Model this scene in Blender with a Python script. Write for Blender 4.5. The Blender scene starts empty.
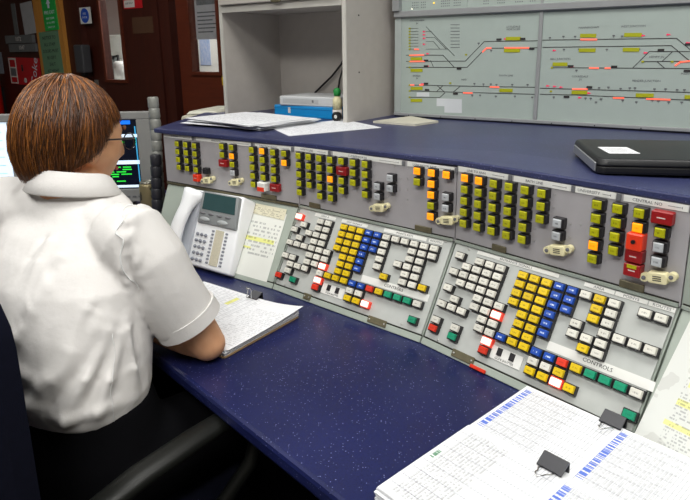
import bpy, bmesh, math, random
from mathutils import Vector, Matrix, noise
random.seed(7)
S = bpy.context.scene
COL = S.collection
R = math.radians
# ------------------------------------------------------------------ camera, world, lights, exposure
def cam_setup():
    p, r = R(14.036), R(-.8)
    F = Vector((0, math.cos(p), -math.sin(p))); U0 = Vector((0, math.sin(p), math.cos(p))); R0 = Vector((1, 0, 0))
    Rt = R0*math.cos(r) + U0*math.sin(r); U = U0*math.cos(r) - R0*math.sin(r)
    cd = bpy.data.cameras.new('camera'); co = bpy.data.objects.new('camera', cd); COL.objects.link(co)
    cd.sensor_width = 36; cd.lens = 36*600/690; cd.shift_y = -50/690; cd.clip_start = .02
    co.matrix_world = Matrix(((Rt.x, U.x, -F.x, 0), (Rt.y, U.y, -F.y, 0), (Rt.z, U.z, -F.z, 1.28), (0, 0, 0, 1)))
    S.camera = co
cam_setup()
W = bpy.data.worlds.new('world'); S.world = W; W.use_nodes = True
W.node_tree.nodes['Background'].inputs[0].default_value = (.9, .95, 1, 1)
W.node_tree.nodes['Background'].inputs[1].default_value = .32
S.view_settings.view_transform = 'Standard'; S.view_settings.look = 'None'
S.view_settings.gamma = 1; S.view_settings.use_curve_mapping = False
S.view_settings.exposure = -.1
# ceiling fittings: x, y, rotation, power (W); the lamps themselves are built with their fittings below
CEIL = 2.55
FITTINGS = [(-.45, -.55, -40, 34), (-.05, .85, -40, 10), (.95, .05, -40, 15), (-1.6, .7, -40, 12), (-1.5, 2.5, -36, 11)]  # last fitting is unseen, added to brighten the back partition

# ------------------------------------------------------------------ helpers
def lin(c):
    return tuple((x/255/12.92 if x/255 <= .04045 else ((x/255+.055)/1.055)**2.4) for x in c)
class NT:
    def __init__(s, name):
        s.m = bpy.data.materials.new(name); s.m.use_nodes = True; s.t = s.m.node_tree
        s.b = s.t.nodes['Principled BSDF']
    def n(s, ty, **kw):
        x = s.t.nodes.new(ty)
        for k, v in kw.items():
            setattr(x, k, v)
        return x
    def link(s, a, b): s.t.links.new(a, b)
    def put(s, sock, v):
        if isinstance(v, (int, float)): sock.default_value = v
        elif isinstance(v, tuple): sock.default_value = v if len(v) == 4 or sock.type == 'VECTOR' else v+(1,)
        else: s.link(v, sock)
    def math(s, op, a, b=0.0, c=None):
        x = s.n('ShaderNodeMath', operation=op)
        s.put(x.inputs[0], a); s.put(x.inputs[1], b)
        if c is not None: s.put(x.inputs[2], c)
        return x.outputs[0]
    def mix(s, f, a, b):
        x = s.n('ShaderNodeMix', data_type='RGBA')
        s.put(x.inputs[0], f); s.put(x.inputs[6], a); s.put(x.inputs[7], b)
        return x.outputs[2]
    def between(s, v, a, b):
        return s.math('MULTIPLY', s.math('GREATER_THAN', v, a), s.math('LESS_THAN', v, b))
    def noise(s, scale, detail=2, vec=None, dims='3D', rough=.5):
        x = s.n('ShaderNodeTexNoise', noise_dimensions=dims)
        x.inputs['Scale'].default_value = scale; x.inputs['Detail'].default_value = detail; x.inputs['Roughness'].default_value = rough
        if vec is not None: s.link(vec, x.inputs['Vector'])
        return x.outputs[0]
    def coord(s, which='Object'): return s.n('ShaderNodeTexCoord').outputs[which]
    def bump(s, h, strength=.2, dist=.002):
        x = s.n('ShaderNodeBump'); x.inputs['Strength'].default_value = strength; x.inputs['Distance'].default_value = dist
        s.link(h, x.inputs['Height']); s.link(x.outputs[0], s.b.inputs['Normal'])
def mat(name, rgb, rough=.5, metal=0, var=.12, scale=18, bump=0, bscale=200, emit=0, erg=None, spec=.5, coat=0):
    k = NT(name); b = k.b; c = lin(rgb)
    o = k.coord()
    n = k.noise(scale, 4, o)
    f = k.math('MULTIPLY_ADD', n, var*2, 1-var)
    v = k.n('ShaderNodeVectorMath', operation='SCALE'); v.inputs[0].default_value = c; k.link(f, v.inputs['Scale'])
    k.link(v.outputs[0], b.inputs['Base Color'])
    b.inputs['Roughness'].default_value = rough; b.inputs['Metallic'].default_value = metal
    b.inputs['Specular IOR Level'].default_value = spec; b.inputs['Coat Weight'].default_value = coat
    if bump: k.bump(k.noise(bscale, 3, o), bump)
    if emit:
        b.inputs['Emission Color'].default_value = lin(erg or rgb)+(1,); b.inputs['Emission Strength'].default_value = emit
    return k.m

class MB:
    def __init__(s): s.v = []; s.f = []; s.mi = []; s.uv = []
    def add(s, vs, fs, mi=0, M=None, uvs=None):
        o = len(s.v)
        s.v += [tuple(M @ Vector(p)) if M is not None else tuple(p) for p in vs]
        for i, f in enumerate(fs):
            s.f.append(tuple(o+j for j in f)); s.mi.append(mi)
            s.uv.append(uvs[i] if uvs else None)
        return s
    def box(s, x0, x1, y0, y1, z0, z1, mi=0, M=None, tx=0, ty=0):
        vs = [(x0, y0, z0), (x1, y0, z0), (x1, y1, z0), (x0, y1, z0), (x0+tx, y0+ty, z1), (x1-tx, y0+ty, z1), (x1-tx, y1-ty, z1), (x0+tx, y1-ty, z1)]
        return s.add(vs, [(3, 2, 1, 0), (4, 5, 6, 7), (0, 1, 5, 4), (1, 2, 6, 5), (2, 3, 7, 6), (3, 0, 4, 7)], mi, M)
    def prism(s, poly, z0, z1, mi=0, M=None, top=None):
        n = len(poly); q = top or poly
        vs = [(x, y, z0) for x, y in poly]+[(x, y, z1) for x, y in q]
        fs = [tuple(range(n-1, -1, -1)), tuple(range(n, 2*n))]+[(i, (i+1) % n, n+(i+1) % n, n+i) for i in range(n)]
        return s.add(vs, fs, mi, M)
    def hexa(s, b, t, mi=0, M=None):   # bottom 4 points, top 4 points (same order, ccw from top)
        return s.add(list(b)+list(t), [(3, 2, 1, 0), (4, 5, 6, 7), (0, 1, 5, 4), (1, 2, 6, 5), (2, 3, 7, 6), (3, 0, 4, 7)], mi, M)
    def rings(s, rs, mi=0, M=None, cap=True, closed=False):
        n = len(rs[0]); vs = [p for r in rs for p in r]; fs = []
        m = len(rs)
        for i in range(m if closed else m-1):
            a = i*n; b = ((i+1) % m)*n
            for j in range(n): fs.append((a+j, a+(j+1) % n, b+(j+1) % n, b+j))
        if cap and not closed:
            fs.append(tuple(range(n-1, -1, -1))); fs.append(tuple((m-1)*n+j for j in range(n)))
        return s.add(vs, fs, mi, M)
    def tube(s, path, r, n=10, mi=0, M=None, flat=None, cap=True):
        path = [Vector(p) for p in path]; rs = []
        if not isinstance(r, (list, tuple)): r = [r]*len(path)
        up = None
        for i, p in enumerate(path):
            t = (path[min(i+1, len(path)-1)]-path[max(i-1, 0)]).normalized()
            if up is None:
                up = Vector((0, 0, 1)) if abs(t.z) < .9 else Vector((0, 1, 0))
            a = (up-t*up.dot(t)).normalized(); b = t.cross(a); up = a
            fl = flat or 1
            rs.append([p+a*(math.cos(k*2*math.pi/n)*r[i]*fl)+b*(math.sin(k*2*math.pi/n)*r[i]) for k in range(n)])
        return s.rings(rs, mi, M, cap)
    def lathe(s, prof, n=20, mi=0, M=None):
        return s.rings([[(r*math.cos(k*2*math.pi/n), r*math.sin(k*2*math.pi/n), z) for k in range(n)] for r, z in prof], mi, M)
    def ball(s, c, rx, ry, rz, mi=0, nu=16, nv=10, M=None):
        rs = []
        for i in range(nv+1):
            t = -math.pi/2+math.pi*i/nv; k = max(math.cos(t), .02)
            rs.append([(c[0]+rx*k*math.cos(a*2*math.pi/nu), c[1]+ry*k*math.sin(a*2*math.pi/nu), c[2]+rz*math.sin(t)) for a in range(nu)])
        return s.rings(rs, mi, M)
    def grid(s, nx, ny, fn, mi=0, M=None, thick=0):
        vs = [fn(i/nx, j/ny) for j in range(ny+1) for i in range(nx+1)]; fs = []; us = []
        for j in range(ny):
            for i in range(nx):
                fs.append((j*(nx+1)+i, j*(nx+1)+i+1, (j+1)*(nx+1)+i+1, (j+1)*(nx+1)+i))
                us.append([(i/nx, j/ny), ((i+1)/nx, j/ny), ((i+1)/nx, (j+1)/ny), (i/nx, (j+1)/ny)])
        return s.add(vs, fs, mi, M, us)
    def mesh(s, name='mesh', bevel=0, seg=1, smooth=False):
        me = bpy.data.meshes.new(name); me.from_pydata(s.v, [], s.f)
        me.polygons.foreach_set('material_index', s.mi)
        if any(u is not None for u in s.uv):
            L = me.uv_layers.new(name='UVMap'); k = 0
            for u, f in zip(s.uv, s.f):
                for j in range(len(f)):
                    L.data[k].uv = u[j] if u is not None else (2, 2)
                    k += 1
        if bevel:
            bm = bmesh.new(); bm.from_mesh(me)
            ed = [e for e in bm.edges if len(e.link_faces) == 2 and e.calc_face_angle(0) > .5]
            bmesh.ops.bevel(bm, geom=ed, offset=bevel, segments=seg, affect='EDGES', profile=.5, clamp_overlap=True)
            bm.to_mesh(me); bm.free()
        if smooth: me.polygons.foreach_set('use_smooth', [True]*len(me.polygons))
        me.update()
        return me
def smooth_by_angle(me, ang=40):
    me.polygons.foreach_set('use_smooth', [True]*len(me.polygons))
    try: me.set_sharp_from_angle(angle=R(ang))
    except Exception: pass
    return me
TM = {}
def obj(name, mb, mats, parent=None, loc=None, bevel=0, seg=1, smooth=False, world=False, kind=None, auto=False):
    me = mb if isinstance(mb, bpy.types.Mesh) else mb.mesh(name, bevel, seg, smooth)
    if auto: smooth_by_angle(me)
    if mats is not None and len(me.materials) == 0:
        for m in (mats if isinstance(mats, (list, tuple)) else [mats]): me.materials.append(m)
    o = bpy.data.objects.new(name, me); COL.objects.link(o)
    if parent:
        o.parent = parent
        if world: o.matrix_parent_inverse = TM[parent.name].inverted()
    if loc is not None: o.location = loc
    if kind: o['kind'] = kind
    return o
def tag(o, label, cat, group=None):
    o['label'] = label; o['category'] = cat
    if group: o['group'] = group
    return o
def thing(name, label, cat, M, group=None):
    o = bpy.data.objects.new(name, None); COL.objects.link(o); o.empty_display_size = .05
    if not isinstance(M, Matrix): M = Matrix.Translation(Vector(M))
    o.matrix_world = M; TM[o.name] = M.copy()
    return tag(o, label, cat, group)
def frame(o, u, v, n):
    o, u, v, n = Vector(o), Vector(u), Vector(v), Vector(n)
    return Matrix(((u.x, v.x, n.x, o.x), (u.y, v.y, n.y, o.y), (u.z, v.z, n.z, o.z), (0, 0, 0, 1)))
def yaw(o, deg):    # x axis = direction at deg, y axis = behind it, z up
    a = R(deg); return frame(o, (math.cos(a), math.sin(a), 0), (-math.sin(a), math.cos(a), 0), (0, 0, 1))
def wallframe(o, deg):   # x along, y up, z towards the viewer
    a = R(deg); return frame(o, (math.cos(a), math.sin(a), 0), (0, 0, 1), (math.sin(a), -math.cos(a), 0))
FONT_CACHE = {}
def text_mesh(txt, size, align='CENTER', squeeze=1.0):
    cu = bpy.data.curves.new('lettering', 'FONT'); cu.body = txt; cu.size = size; cu.align_x = align; cu.align_y = 'CENTER'
    cu.resolution_u = 2; cu.extrude = .0002
    o = bpy.data.objects.new('lettering', cu); COL.objects.link(o)
    dg = bpy.context.evaluated_depsgraph_get(); me = bpy.data.meshes.new_from_object(o.evaluated_get(dg))
    bpy.data.objects.remove(o); bpy.data.curves.remove(cu)
    if squeeze != 1: me.transform(Matrix.Diagonal((squeeze, 1, 1, 1)))
    me.name = 'lettering'
    return me
def letter(txt, size, m, parent, loc, rot=0, align='CENTER', squeeze=1.0, name='lettering'):
    me = text_mesh(txt, size, align, squeeze); me.materials.clear(); me.materials.append(m)
    o = obj(name, me, None, parent, loc); o.rotation_euler = (0, 0, rot); return o

# ------------------------------------------------------------------ materials
def desk_mat(name, base, spk, rough, dens=150):
    k = NT(name); o = k.coord()
    n = k.noise(6, 4, o); c0 = k.mix(n, lin(tuple(x*.75 for x in base)), lin(tuple(min(255, x*1.2) for x in base)))
    v = k.n('ShaderNodeTexVoronoi'); v.inputs['Scale'].default_value = dens; k.link(o, v.inputs['Vector'])
    sep = k.n('ShaderNodeSeparateColor'); k.link(v.outputs['Color'], sep.inputs[0])
    m1 = k.math('MULTIPLY', k.math('LESS_THAN', v.outputs['Distance'], k.math('MULTIPLY_ADD', sep.outputs[1], .24, .03)), k.math('GREATER_THAN', sep.outputs[0], .6))
    v2 = k.n('ShaderNodeTexVoronoi'); v2.inputs['Scale'].default_value = dens*3; k.link(o, v2.inputs['Vector'])
    sp2 = k.n('ShaderNodeSeparateColor'); k.link(v2.outputs['Color'], sp2.inputs[0])
    c1 = k.mix(k.math('MULTIPLY', k.math('GREATER_THAN', sp2.outputs[0], .8), .35), c0, lin((15, 14, 40)))
    c2 = k.mix(k.math('MULTIPLY', m1, .62), c1, lin(spk))
    k.link(c2, k.b.inputs['Base Color']); k.b.inputs['Roughness'].default_value = rough
    k.b.inputs['Specular IOR Level'].default_value = .45
    return k.m
M_DESK = desk_mat('blue_speckled_laminate', (25, 31, 74), (150, 155, 200), .3, 300)
M_SHELF = desk_mat('blue_speckled_shelf', (52, 57, 94), (130, 135, 175), .36, 230)  # desk laminate again, paler: sheen reflected from the board put into the base
M_PANEL = mat('grey_key_panel', (180, 183, 180), .55, var=.1, scale=40, bump=.05)
M_UPANEL = mat('grey_indicator_panel', (165, 162, 165), .5, var=.12, scale=25, bump=.05)
M_HOUSE = mat('grey_green_steel', (158, 167, 158), .45, var=.14, scale=12, bump=.04)
M_DARK = mat('dark_gap', (34, 32, 28), .7)
M_BRONZE = mat('worn_bronze_latch', (112, 106, 84), .45, .5, var=.3, scale=60)
M_KEYBODY = mat('black_key_body', (28, 26, 30), .45)
M_STRIP = mat('white_label_strip', (226, 226, 222), .5, var=.05)
M_INK = mat('black_ink', (40, 40, 44), .7)
M_GREYINK = mat('grey_ink', (105, 106, 110), .7)
M_WHITEINK = mat('white_print', (215, 222, 235), .6)
M_SCREW = mat('steel_screw', (190, 190, 186), .3, .8)
def key_mat(name, rgb, ink, emit=0, erg=None, fac=.45):
    k = NT(name); g = k.coord('Generated'); s = k.n('ShaderNodeSeparateXYZ'); k.link(g, s.inputs[0])
    ob = k.n('ShaderNodeObjectInfo').outputs['Random']
    inb = k.math('MULTIPLY', k.between(s.outputs[0], .3, .72), k.between(s.outputs[1], .4, .6))
    vec = k.n('ShaderNodeCombineXYZ'); k.put(vec.inputs[0], k.math('MULTIPLY', s.outputs[0], 13.)); k.put(vec.inputs[1], k.math('MULTIPLY', ob, 99.)); 
    nz = k.noise(1.2, 1, vec.outputs[0], '2D')
    msk = k.math('MULTIPLY', k.math('MULTIPLY', inb, k.math('GREATER_THAN', nz, .46)), fac)
    var = k.mix(ob, lin(tuple(x*.93 for x in rgb)), lin(rgb))
    c = k.mix(msk, var, lin(ink)); k.link(c, k.b.inputs['Base Color']); k.b.inputs['Roughness'].default_value = .38
    if emit:
        e = k.mix(msk, lin(erg or rgb), lin(ink)); k.link(e, k.b.inputs['Emission Color']); k.b.inputs['Emission Strength'].default_value = emit
    return k.m
K_W = key_mat('ivory_key', (218, 216, 206), (70, 70, 66), fac=.5)
K_Y = key_mat('yellow_key', (224, 190, 10), (90, 70, 10), fac=.5)
K_B = key_mat('blue_key', (22, 74, 172), (215, 225, 240), fac=.9)
K_R = key_mat('red_key', (214, 52, 28), (90, 20, 14), fac=.3)
K_G = key_mat('green_key', (10, 140, 104), (6, 60, 44), fac=.3)
K_LIT = key_mat('lit_white_key', (255, 225, 215), (250, 160, 150), 1.1, (255, 214, 200), fac=.4)
K_LIT2 = mat('red_lit_rim', (225, 60, 40), .4, emit=.5)
I_Y = key_mat('olive_yellow_lamp', (178, 177, 12), (80, 80, 10), fac=.55)
I_O = key_mat('lit_orange_lamp', (250, 160, 16), (200, 90, 10), .75, (255, 150, 10), fac=.45)
I_W = key_mat('grey_white_lamp', (186, 190, 194), (60, 62, 66), fac=.6)
I_R = key_mat('dark_red_lamp', (150, 22, 26), (205, 70, 60), fac=.5)
I_RED = key_mat('red_lamp', (222, 56, 26), (120, 24, 12), .12, fac=.4)
M_IVORY = mat('ivory_plastic', (226, 218, 176), .5, var=.1)
M_PLASTIC_W = mat('white_phone_plastic', (240, 242, 245), .4, var=.03)
M_PHONE_GREY = mat('grey_phone_plastic', (138, 142, 144), .4)
M_LCD = mat('phone_lcd', (52, 78, 80), .25)
M_PAPER = mat('white_paper', (232, 233, 236), .8, var=.02)
M_CARDBOARD = mat('brown_cardboard', (150, 124, 92), .85, var=.2)
M_BLACK = mat('black_plastic', (22, 22, 24), .4)
M_CLIP = mat('black_clip_steel', (38, 38, 44), .35, .2)
M_STEEL = mat('steel_wire', (196, 196, 196), .25, 1)
def print_mat(name, rows, dens, ink=(70, 72, 84), inkf=.75, t0=.05, t1=.95, u0=.05, u1=.95, hdr=None, hdrc=(40, 90, 200), grid=0, cols=0, hl=(), thr=.48, paper=(230, 231, 235), wordthr=.4, stain=0):
    k = NT(name); uv = k.coord('UV'); s = k.n('ShaderNodeSeparateXYZ'); k.link(uv, s.inputs[0]); u, v = s.outputs[0], s.outputs[1]
    rv = k.math('MULTIPLY', v, float(rows)); row = k.math('FLOOR', rv); fr = k.math('FRACT', rv)
    def cmb(a, b):
        c = k.n('ShaderNodeCombineXYZ'); k.put(c.inputs[0], a); k.put(c.inputs[1], b); return c.outputs[0]
    n1 = k.noise(1, 1, cmb(k.math('MULTIPLY', u, float(dens)), k.math('MULTIPLY', row, 7.31)), '2D')
    n2 = k.noise(1, 1, cmb(k.math('MULTIPLY', u, dens/5.), k.math('MULTIPLY', row, 3.77)), '2D')
    body = k.math('MULTIPLY', k.between(v, t0, t1), k.between(u, u0, u1))
    ins = k.between(fr, .25, .75)
    tm = k.math('MULTIPLY', k.math('MULTIPLY', k.math('GREATER_THAN', n1, thr), k.math('GREATER_THAN', n2, wordthr)), k.math('MULTIPLY', body, ins))
    c = lin(paper)+(1,)
    for (a, b, x0, x1, hc) in hl:
        c = k.mix(k.math('MULTIPLY', k.math('MULTIPLY', k.between(v, a, b), k.between(u, x0, x1)), .8), c, lin(hc))
    if grid:
        g1 = k.math('LESS_THAN', fr, .15); gm = k.math('MULTIPLY', g1, k.math('MULTIPLY', k.between(v, .03, .97), k.between(u, .03, .97)))
        if cols:
            g2 = k.math('LESS_THAN', k.math('FRACT', k.math('MULTIPLY', u, float(cols))), .06)
            gm = k.math('MAXIMUM', gm, k.math('MULTIPLY', g2, k.math('MULTIPLY', k.between(v, .03, .97), k.between(u, .03, .97))))
        c = k.mix(k.math('MULTIPLY', gm, grid), c, lin((110, 115, 130)))
    c = k.mix(k.math('MULTIPLY', tm, inkf), c, lin(ink))
    if hdr:
        hm = k.math('MULTIPLY', k.math('MULTIPLY', k.between(v, hdr[0], hdr[1]), k.between(u, hdr[2], hdr[3])), k.math('GREATER_THAN', k.noise(1, 0, cmb(k.math('MULTIPLY', u, dens/2.2), 5.), '2D'), .46))
        c = k.mix(k.math('MULTIPLY', hm, .9), c, lin(hdrc))
    if stain:
        c = k.mix(k.math('MULTIPLY', k.math('GREATER_THAN', k.noise(3, 3, uv), .56), stain), c, lin((190, 190, 186)))
    k.link(c, k.b.inputs['Base Color']); k.b.inputs['Roughness'].default_value = .75
    return k.m
P_TABLE = print_mat('printed_table', 30, 100, t0=.11, t1=.62, thr=.42, wordthr=.34, inkf=.38, hdr=(.035, .10, .08, .93), grid=.65, cols=9)
P_TABLE2 = print_mat('printed_table_green', 30, 100, t0=.09, t1=.5, thr=.42, wordthr=.34, inkf=.45, hdr=(.04, .08, .5, .6), hdrc=(70, 130, 90), grid=.6, cols=9, ink=(60, 62, 66))
P_FORM = print_mat('printed_form', 22, 80, t0=.1, t1=.9, grid=.4, inkf=.2, hl=[(.34, .39, .42, .58, (228, 226, 90)), (.46, .5, .12, .3, (228, 226, 90)), (.36, .4, .66, .74, (228, 226, 90))])
P_NOTE = print_mat('instruction_note', 18, 26, t0=.16, t1=.66, inkf=.45, hl=[(.40, .46, .08, .9, (226, 228, 110)), (.55, .58, .08, .4, (226, 228, 110))], paper=(222, 224, 218))
P_NOTET = print_mat('instruction_note_top', 7, 22, t0=.1, t1=.95, inkf=.6, ink=(120, 112, 96), paper=(214, 210, 186))
P_NOTE3 = print_mat('highlighted_note', 40, 70, inkf=.4, t0=.03, hl=[(.30, .33, .2, .9, (226, 224, 130)), (.10, .16, .25, .95, (226, 224, 130)), (.44, .48, .16, .95, (226, 224, 130)), (.58, .63, .14, .95, (226, 224, 130)), (.76, .80, .12, .8, (226, 224, 130))], paper=(216, 218, 214), stain=.5, u0=.14)
P_LIST = print_mat('printed_list', 30, 60, t0=.05, t1=.8, inkf=.32, grid=.15)
M_tracks = [[(-0.0954,1.2621),(0.0285,1.2613),(0.0654,1.227)],[(-0.0951,1.2433),(0.1004,1.2444),(0.1555,1.2978),(0.3104,1.2971)],[(-0.0949,1.2257),(0.1063,1.2266),(0.1553,1.2749),(0.1626,1.2794),(0.3116,1.2791)],[(-0.0831,1.1726),(0.1083,1.1736),(0.3133,1.1748)],[(-0.0828,1.1547),(0.3145,1.1562)],[(-0.0825,1.1354),(0.0217,1.1376),(0.0385,1.153)],[(0.0107,1.1553),(0.0311,1.1731)],[(0.0138,1.1715),(0.035,1.156)],[(0.0657,1.1556),(0.0853,1.1713)],[(-0.0287,1.3434),(0.0656,1.2593)],[(-0.0002,1.3127),(0.0382,1.2792)],[(-0.0034,1.3008),(0.0178,1.2794)],[(-0.0284,1.3302),(-0.011,1.3297)],[(-0.028,1.3133),(-0.0002,1.3127)],[(-0.0278,1.3012),(-0.0034,1.3008)],[(-0.0273,1.2793),(0.0449,1.2785)],[(-0.0125,1.2463),(-0.0016,1.2279)],[(0.3191,1.2985),(0.6348,1.2963),(0.6651,1.2704)],[(0.3204,1.2797),(0.6256,1.2798),(0.6681,1.2436)],[(0.5453,1.2268),(0.5793,1.2665),(0.6657,1.2656)],[(0.5643,1.2425),(0.6681,1.2436)],[(0.5988,1.2425),(0.6173,1.2266)],[(0.6099,1.2437),(0.6298,1.266)],[(0.3459,1.2271),(0.6699,1.2269)],[(0.3204,1.1727),(0.6761,1.1715)],[(0.3215,1.1567),(0.4169,1.1575),(0.6781,1.1533)],[(-0.0804,1.3402),(-0.0546,1.3394)],[(-0.0803,1.3316),(-0.0545,1.3309)],[(-0.0802,1.3231),(-0.0543,1.3224)],[(-0.08,1.3145),(-0.0542,1.3139)],[(-0.0799,1.3059),(-0.054,1.3054)],[(-0.0798,1.2973),(-0.0539,1.2968)],[(-0.0796,1.2886),(-0.0537,1.2882)],[(-0.0795,1.28),(-0.0536,1.2797)]]
M_tracks_thin = [[(0.0508,1.3467),(0.0784,1.3457)],[(0.0511,1.3376),(0.0787,1.3368)],[(0.0514,1.3285),(0.0791,1.3278)],[(0.0517,1.3195),(0.0794,1.3188)],[(0.052,1.3103),(0.0797,1.3097)],[(0.0523,1.3012),(0.08,1.3007)],[(0.0525,1.292),(0.0803,1.2916)],[(0.0528,1.2828),(0.0807,1.2825)]]
M_red = [[(-0.0822,1.2614),(-0.034,1.2623)],[(-0.0804,1.2433),(-0.0301,1.2439)],[(0.1518,1.2692),(0.1626,1.2794),(0.1768,1.2798)],[(0.2163,1.2798),(0.2838,1.2789)],[(-0.0665,1.2792),(-0.0521,1.279)],[(-0.0779,1.1727),(-0.0662,1.1729)],[(-0.0465,1.1733),(-0.0343,1.1742)],[(0.1788,1.1728),(0.2049,1.1728)],[(0.0979,1.154),(0.1254,1.1542)],[(0.417,1.2978),(0.4557,1.297)],[(0.4438,1.2269),(0.4661,1.2264)],[(0.4817,1.2265),(0.494,1.2266)],[(0.4058,1.1727),(0.4431,1.173)],[(0.5079,1.1531),(0.5324,1.1533)],[(0.5847,1.1531),(0.6362,1.153)],[(0.6388,1.2334),(0.6488,1.2419),(0.6681,1.2436)]]
M_yel = [[(-0.0769,1.2514),(-0.0423,1.2513)],[(-0.0764,1.217),(-0.0402,1.2172)],[(0.2198,1.3044),(0.2575,1.3036)],[(0.2167,1.2725),(0.257,1.2721)],[(-0.0756,1.1625),(-0.0391,1.1634)],[(-0.075,1.126),(-0.0399,1.1273)],[(0.209,1.1642),(0.2424,1.1645)],[(0.4169,1.3075),(0.4512,1.3066)],[(0.5212,1.3068),(0.5564,1.3059)],[(0.4165,1.2713),(0.4529,1.2709)],[(0.5215,1.2714),(0.5546,1.271)],[(0.3522,1.2359),(0.3858,1.2359)],[(0.4065,1.164),(0.4412,1.1643)],[(0.5616,1.1613),(0.5972,1.1618)],[(0.6686,1.1603),(0.6848,1.1608)]]
M_ysm = [(-0.084,1.3403),(-0.0839,1.3317),(-0.0838,1.3231),(-0.0837,1.3146),(-0.0835,1.306),(-0.0834,1.2973),(-0.0833,1.2887),(-0.0832,1.28),(-0.0829,1.2614),(-0.0826,1.2433),(-0.0824,1.2257),(-0.0816,1.1726),(-0.0813,1.1547),(-0.0811,1.1355),(0.1017,1.262),(0.0547,1.181),(0.3487,1.2271),(0.5672,1.2425),(0.6312,1.2425),(0.3502,1.1651)]
M_blk = [(0.0815,1.2229),(0.1983,1.3026),(0.2651,1.3029),(0.2914,1.2767),(0.0726,1.1509),(-0.0211,1.1595),(-0.0266,1.2463),(-0.0262,1.2297),(-0.0251,1.1782),(0.6606,1.2822),(0.6044,1.2698),(0.5029,1.2304),(0.4478,1.1784),(0.6646,1.2215),(0.392,1.152),(0.3968,1.2313)]
M_dots = [(0.1388,1.2935),(0.1771,1.2735),(0.1308,1.1812),(0.1583,1.1806),(0.1803,1.181),(0.1971,1.1796),(0.2427,1.1806),(0.2857,1.1815),(0.1495,1.1489),(0.1969,1.1475),(0.2522,1.1492),(0.3006,1.1479),(0.1256,1.1482),(0.3379,1.3041),(0.3726,1.3066),(0.4022,1.3059),(0.495,1.3056),(0.5144,1.3039),(0.5582,1.3053),(0.3764,1.2737),(0.482,1.2725),(0.4526,1.2741),(0.5556,1.2722),(0.4144,1.2739),(0.412,1.2208),(0.4714,1.1776),(0.4938,1.1794),(0.5229,1.1769),(0.5439,1.1787),(0.5558,1.179),(0.5997,1.1775),(0.624,1.1781),(0.6487,1.1769),(0.664,1.1773),(0.3588,1.1503),(0.4404,1.1502),(0.4533,1.15),(0.4669,1.1411),(0.4789,1.1495),(0.5304,1.148),(0.562,1.1447),(0.5978,1.1504),(0.6111,1.149),(0.634,1.1473),(0.6617,1.1478)]
M_rdots = [(-0.0368,1.3298),(-0.0366,1.3208),(-0.0364,1.3105),(-0.0361,1.2935),(-0.0235,1.2659),(0.2151,1.3034),(-0.0227,1.2297),(-0.0394,1.1766),(0.5601,1.304),(0.6147,1.3051),(0.3497,1.2713),(0.5692,1.2635),(0.3389,1.1793),(0.3569,1.1783),(0.374,1.1767),(0.424,1.151),(0.4458,1.1631),(0.6576,1.2852),(0.3982,1.23)]
M_white = [[(-0.057,1.1509),(-0.0139,1.1521),(-0.0136,1.1396),(-0.0568,1.1382)],[(0.0113,1.1354),(0.0932,1.1351),(0.094,1.1149),(0.0119,1.1115)],[(0.0377,1.1126),(0.094,1.1149),(0.0947,1.0953),(0.0382,1.0938)]]
M_txt = [('STATION AREA', (-.0593, 1.3624)), ('JN', (-.0592, 1.354)), ('LITTLEDALE', (.2371, 1.3349)), ('NORTH SIG', (.2374, 1.3283)), ('SIDINGS', (-.0579, 1.2002)), ('JN', (-.0563, 1.1927)), ('WEST', (.0978, 1.1914)), ('SOUTH LINE', (.2233, 1.2049)), ('MANNINGHAM', (.4338, 1.3268)), ('WEST JUNCTION', (.5376, 1.3266)), ('BELL JUNCTION', (.3688, 1.2492)), ('COURSDALE', (.4217, 1.205)), ('JN', (.4237, 1.1971)), ('PENDER JUNCTION', (.5793, 1.1965)), ('HENRY JN', (.5965, 1.2535)), ('MAIN', (.6616, 1.2142))]
LOW1 = {
  'w': '0,5 0,7 0,9 1,3 1,4 1,5 1,7 1,8 1,10 2,4 2,7 2,9 3,4 3,5 3,6 3,7 3,8 3,9 3,10 3,11 4,5 4,6 4,7 4,8 4,9 4,10 4,11 5,4 5,6 5,7 9,3 10,3 11,7 11,8 11,9 11,10 11,11 12,11 13,8 13,11 14,6 14,7 14,8 14,9 14,10 14,11 15,6 15,7 15,8 15,9 15,10 15,11 16,4 16,10 16,11',
  'lit': '0,11 5,3 5,5 11,2',
  'red': '0,2 5,2 11,4',
  'green': '2,2 13,4 14,4 15,4 16,2',
  'yel': '6,4 6,8 6,9 6,10 6,11 7,4 7,5 7,6 7,7 7,8 7,9 7,10 7,11 8,4 8,5 8,6 8,7 8,8 8,9 8,10 8,11 9,2 10,2 12,4 12,6 16,6',
  'blue': '9,4 9,6 9,7 9,8 9,9 9,10 9,11 10,4 10,9 10,10 10,11',
}
LOW2 = {
  'w': '0,3 0,5 0,7 0,9 0,11 1,5 1,6 1,8 1,9 1,10 2,3 2,5 2,8 2,9 2,10 2,11 3,6 3,7 3,8 3,9 3,10 3,11 4,4 4,5 4,6 4,7 4,8 4,9 4,10 4,11 5,4 5,5 5,7 9,3 10,3 11,7 11,8 11,11 12,7 13,6 13,7 13,8 13,9 13,10 13,11 14,8 15,8 15,11 16,4 16,8 16,11',
  'lit': '5,3 5,6 11,2',
  'red': '0,2 5,2 11,4',
  'green': '2,2 13,4 14,4 15,4 16,2',
  'yel': '6,8 6,9 6,10 6,11 7,4 7,5 7,6 7,7 7,8 7,9 7,10 7,11 8,4 8,5 8,6 8,7 8,8 8,9 8,10 8,11 9,2 10,2 11,3 12,2 12,4 12,6 12,9 12,10 12,11',
  'blue': '6,4 9,4 9,6 9,7 9,8 9,9 9,10 9,11 10,4 10,9 10,10 10,11',
}
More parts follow.
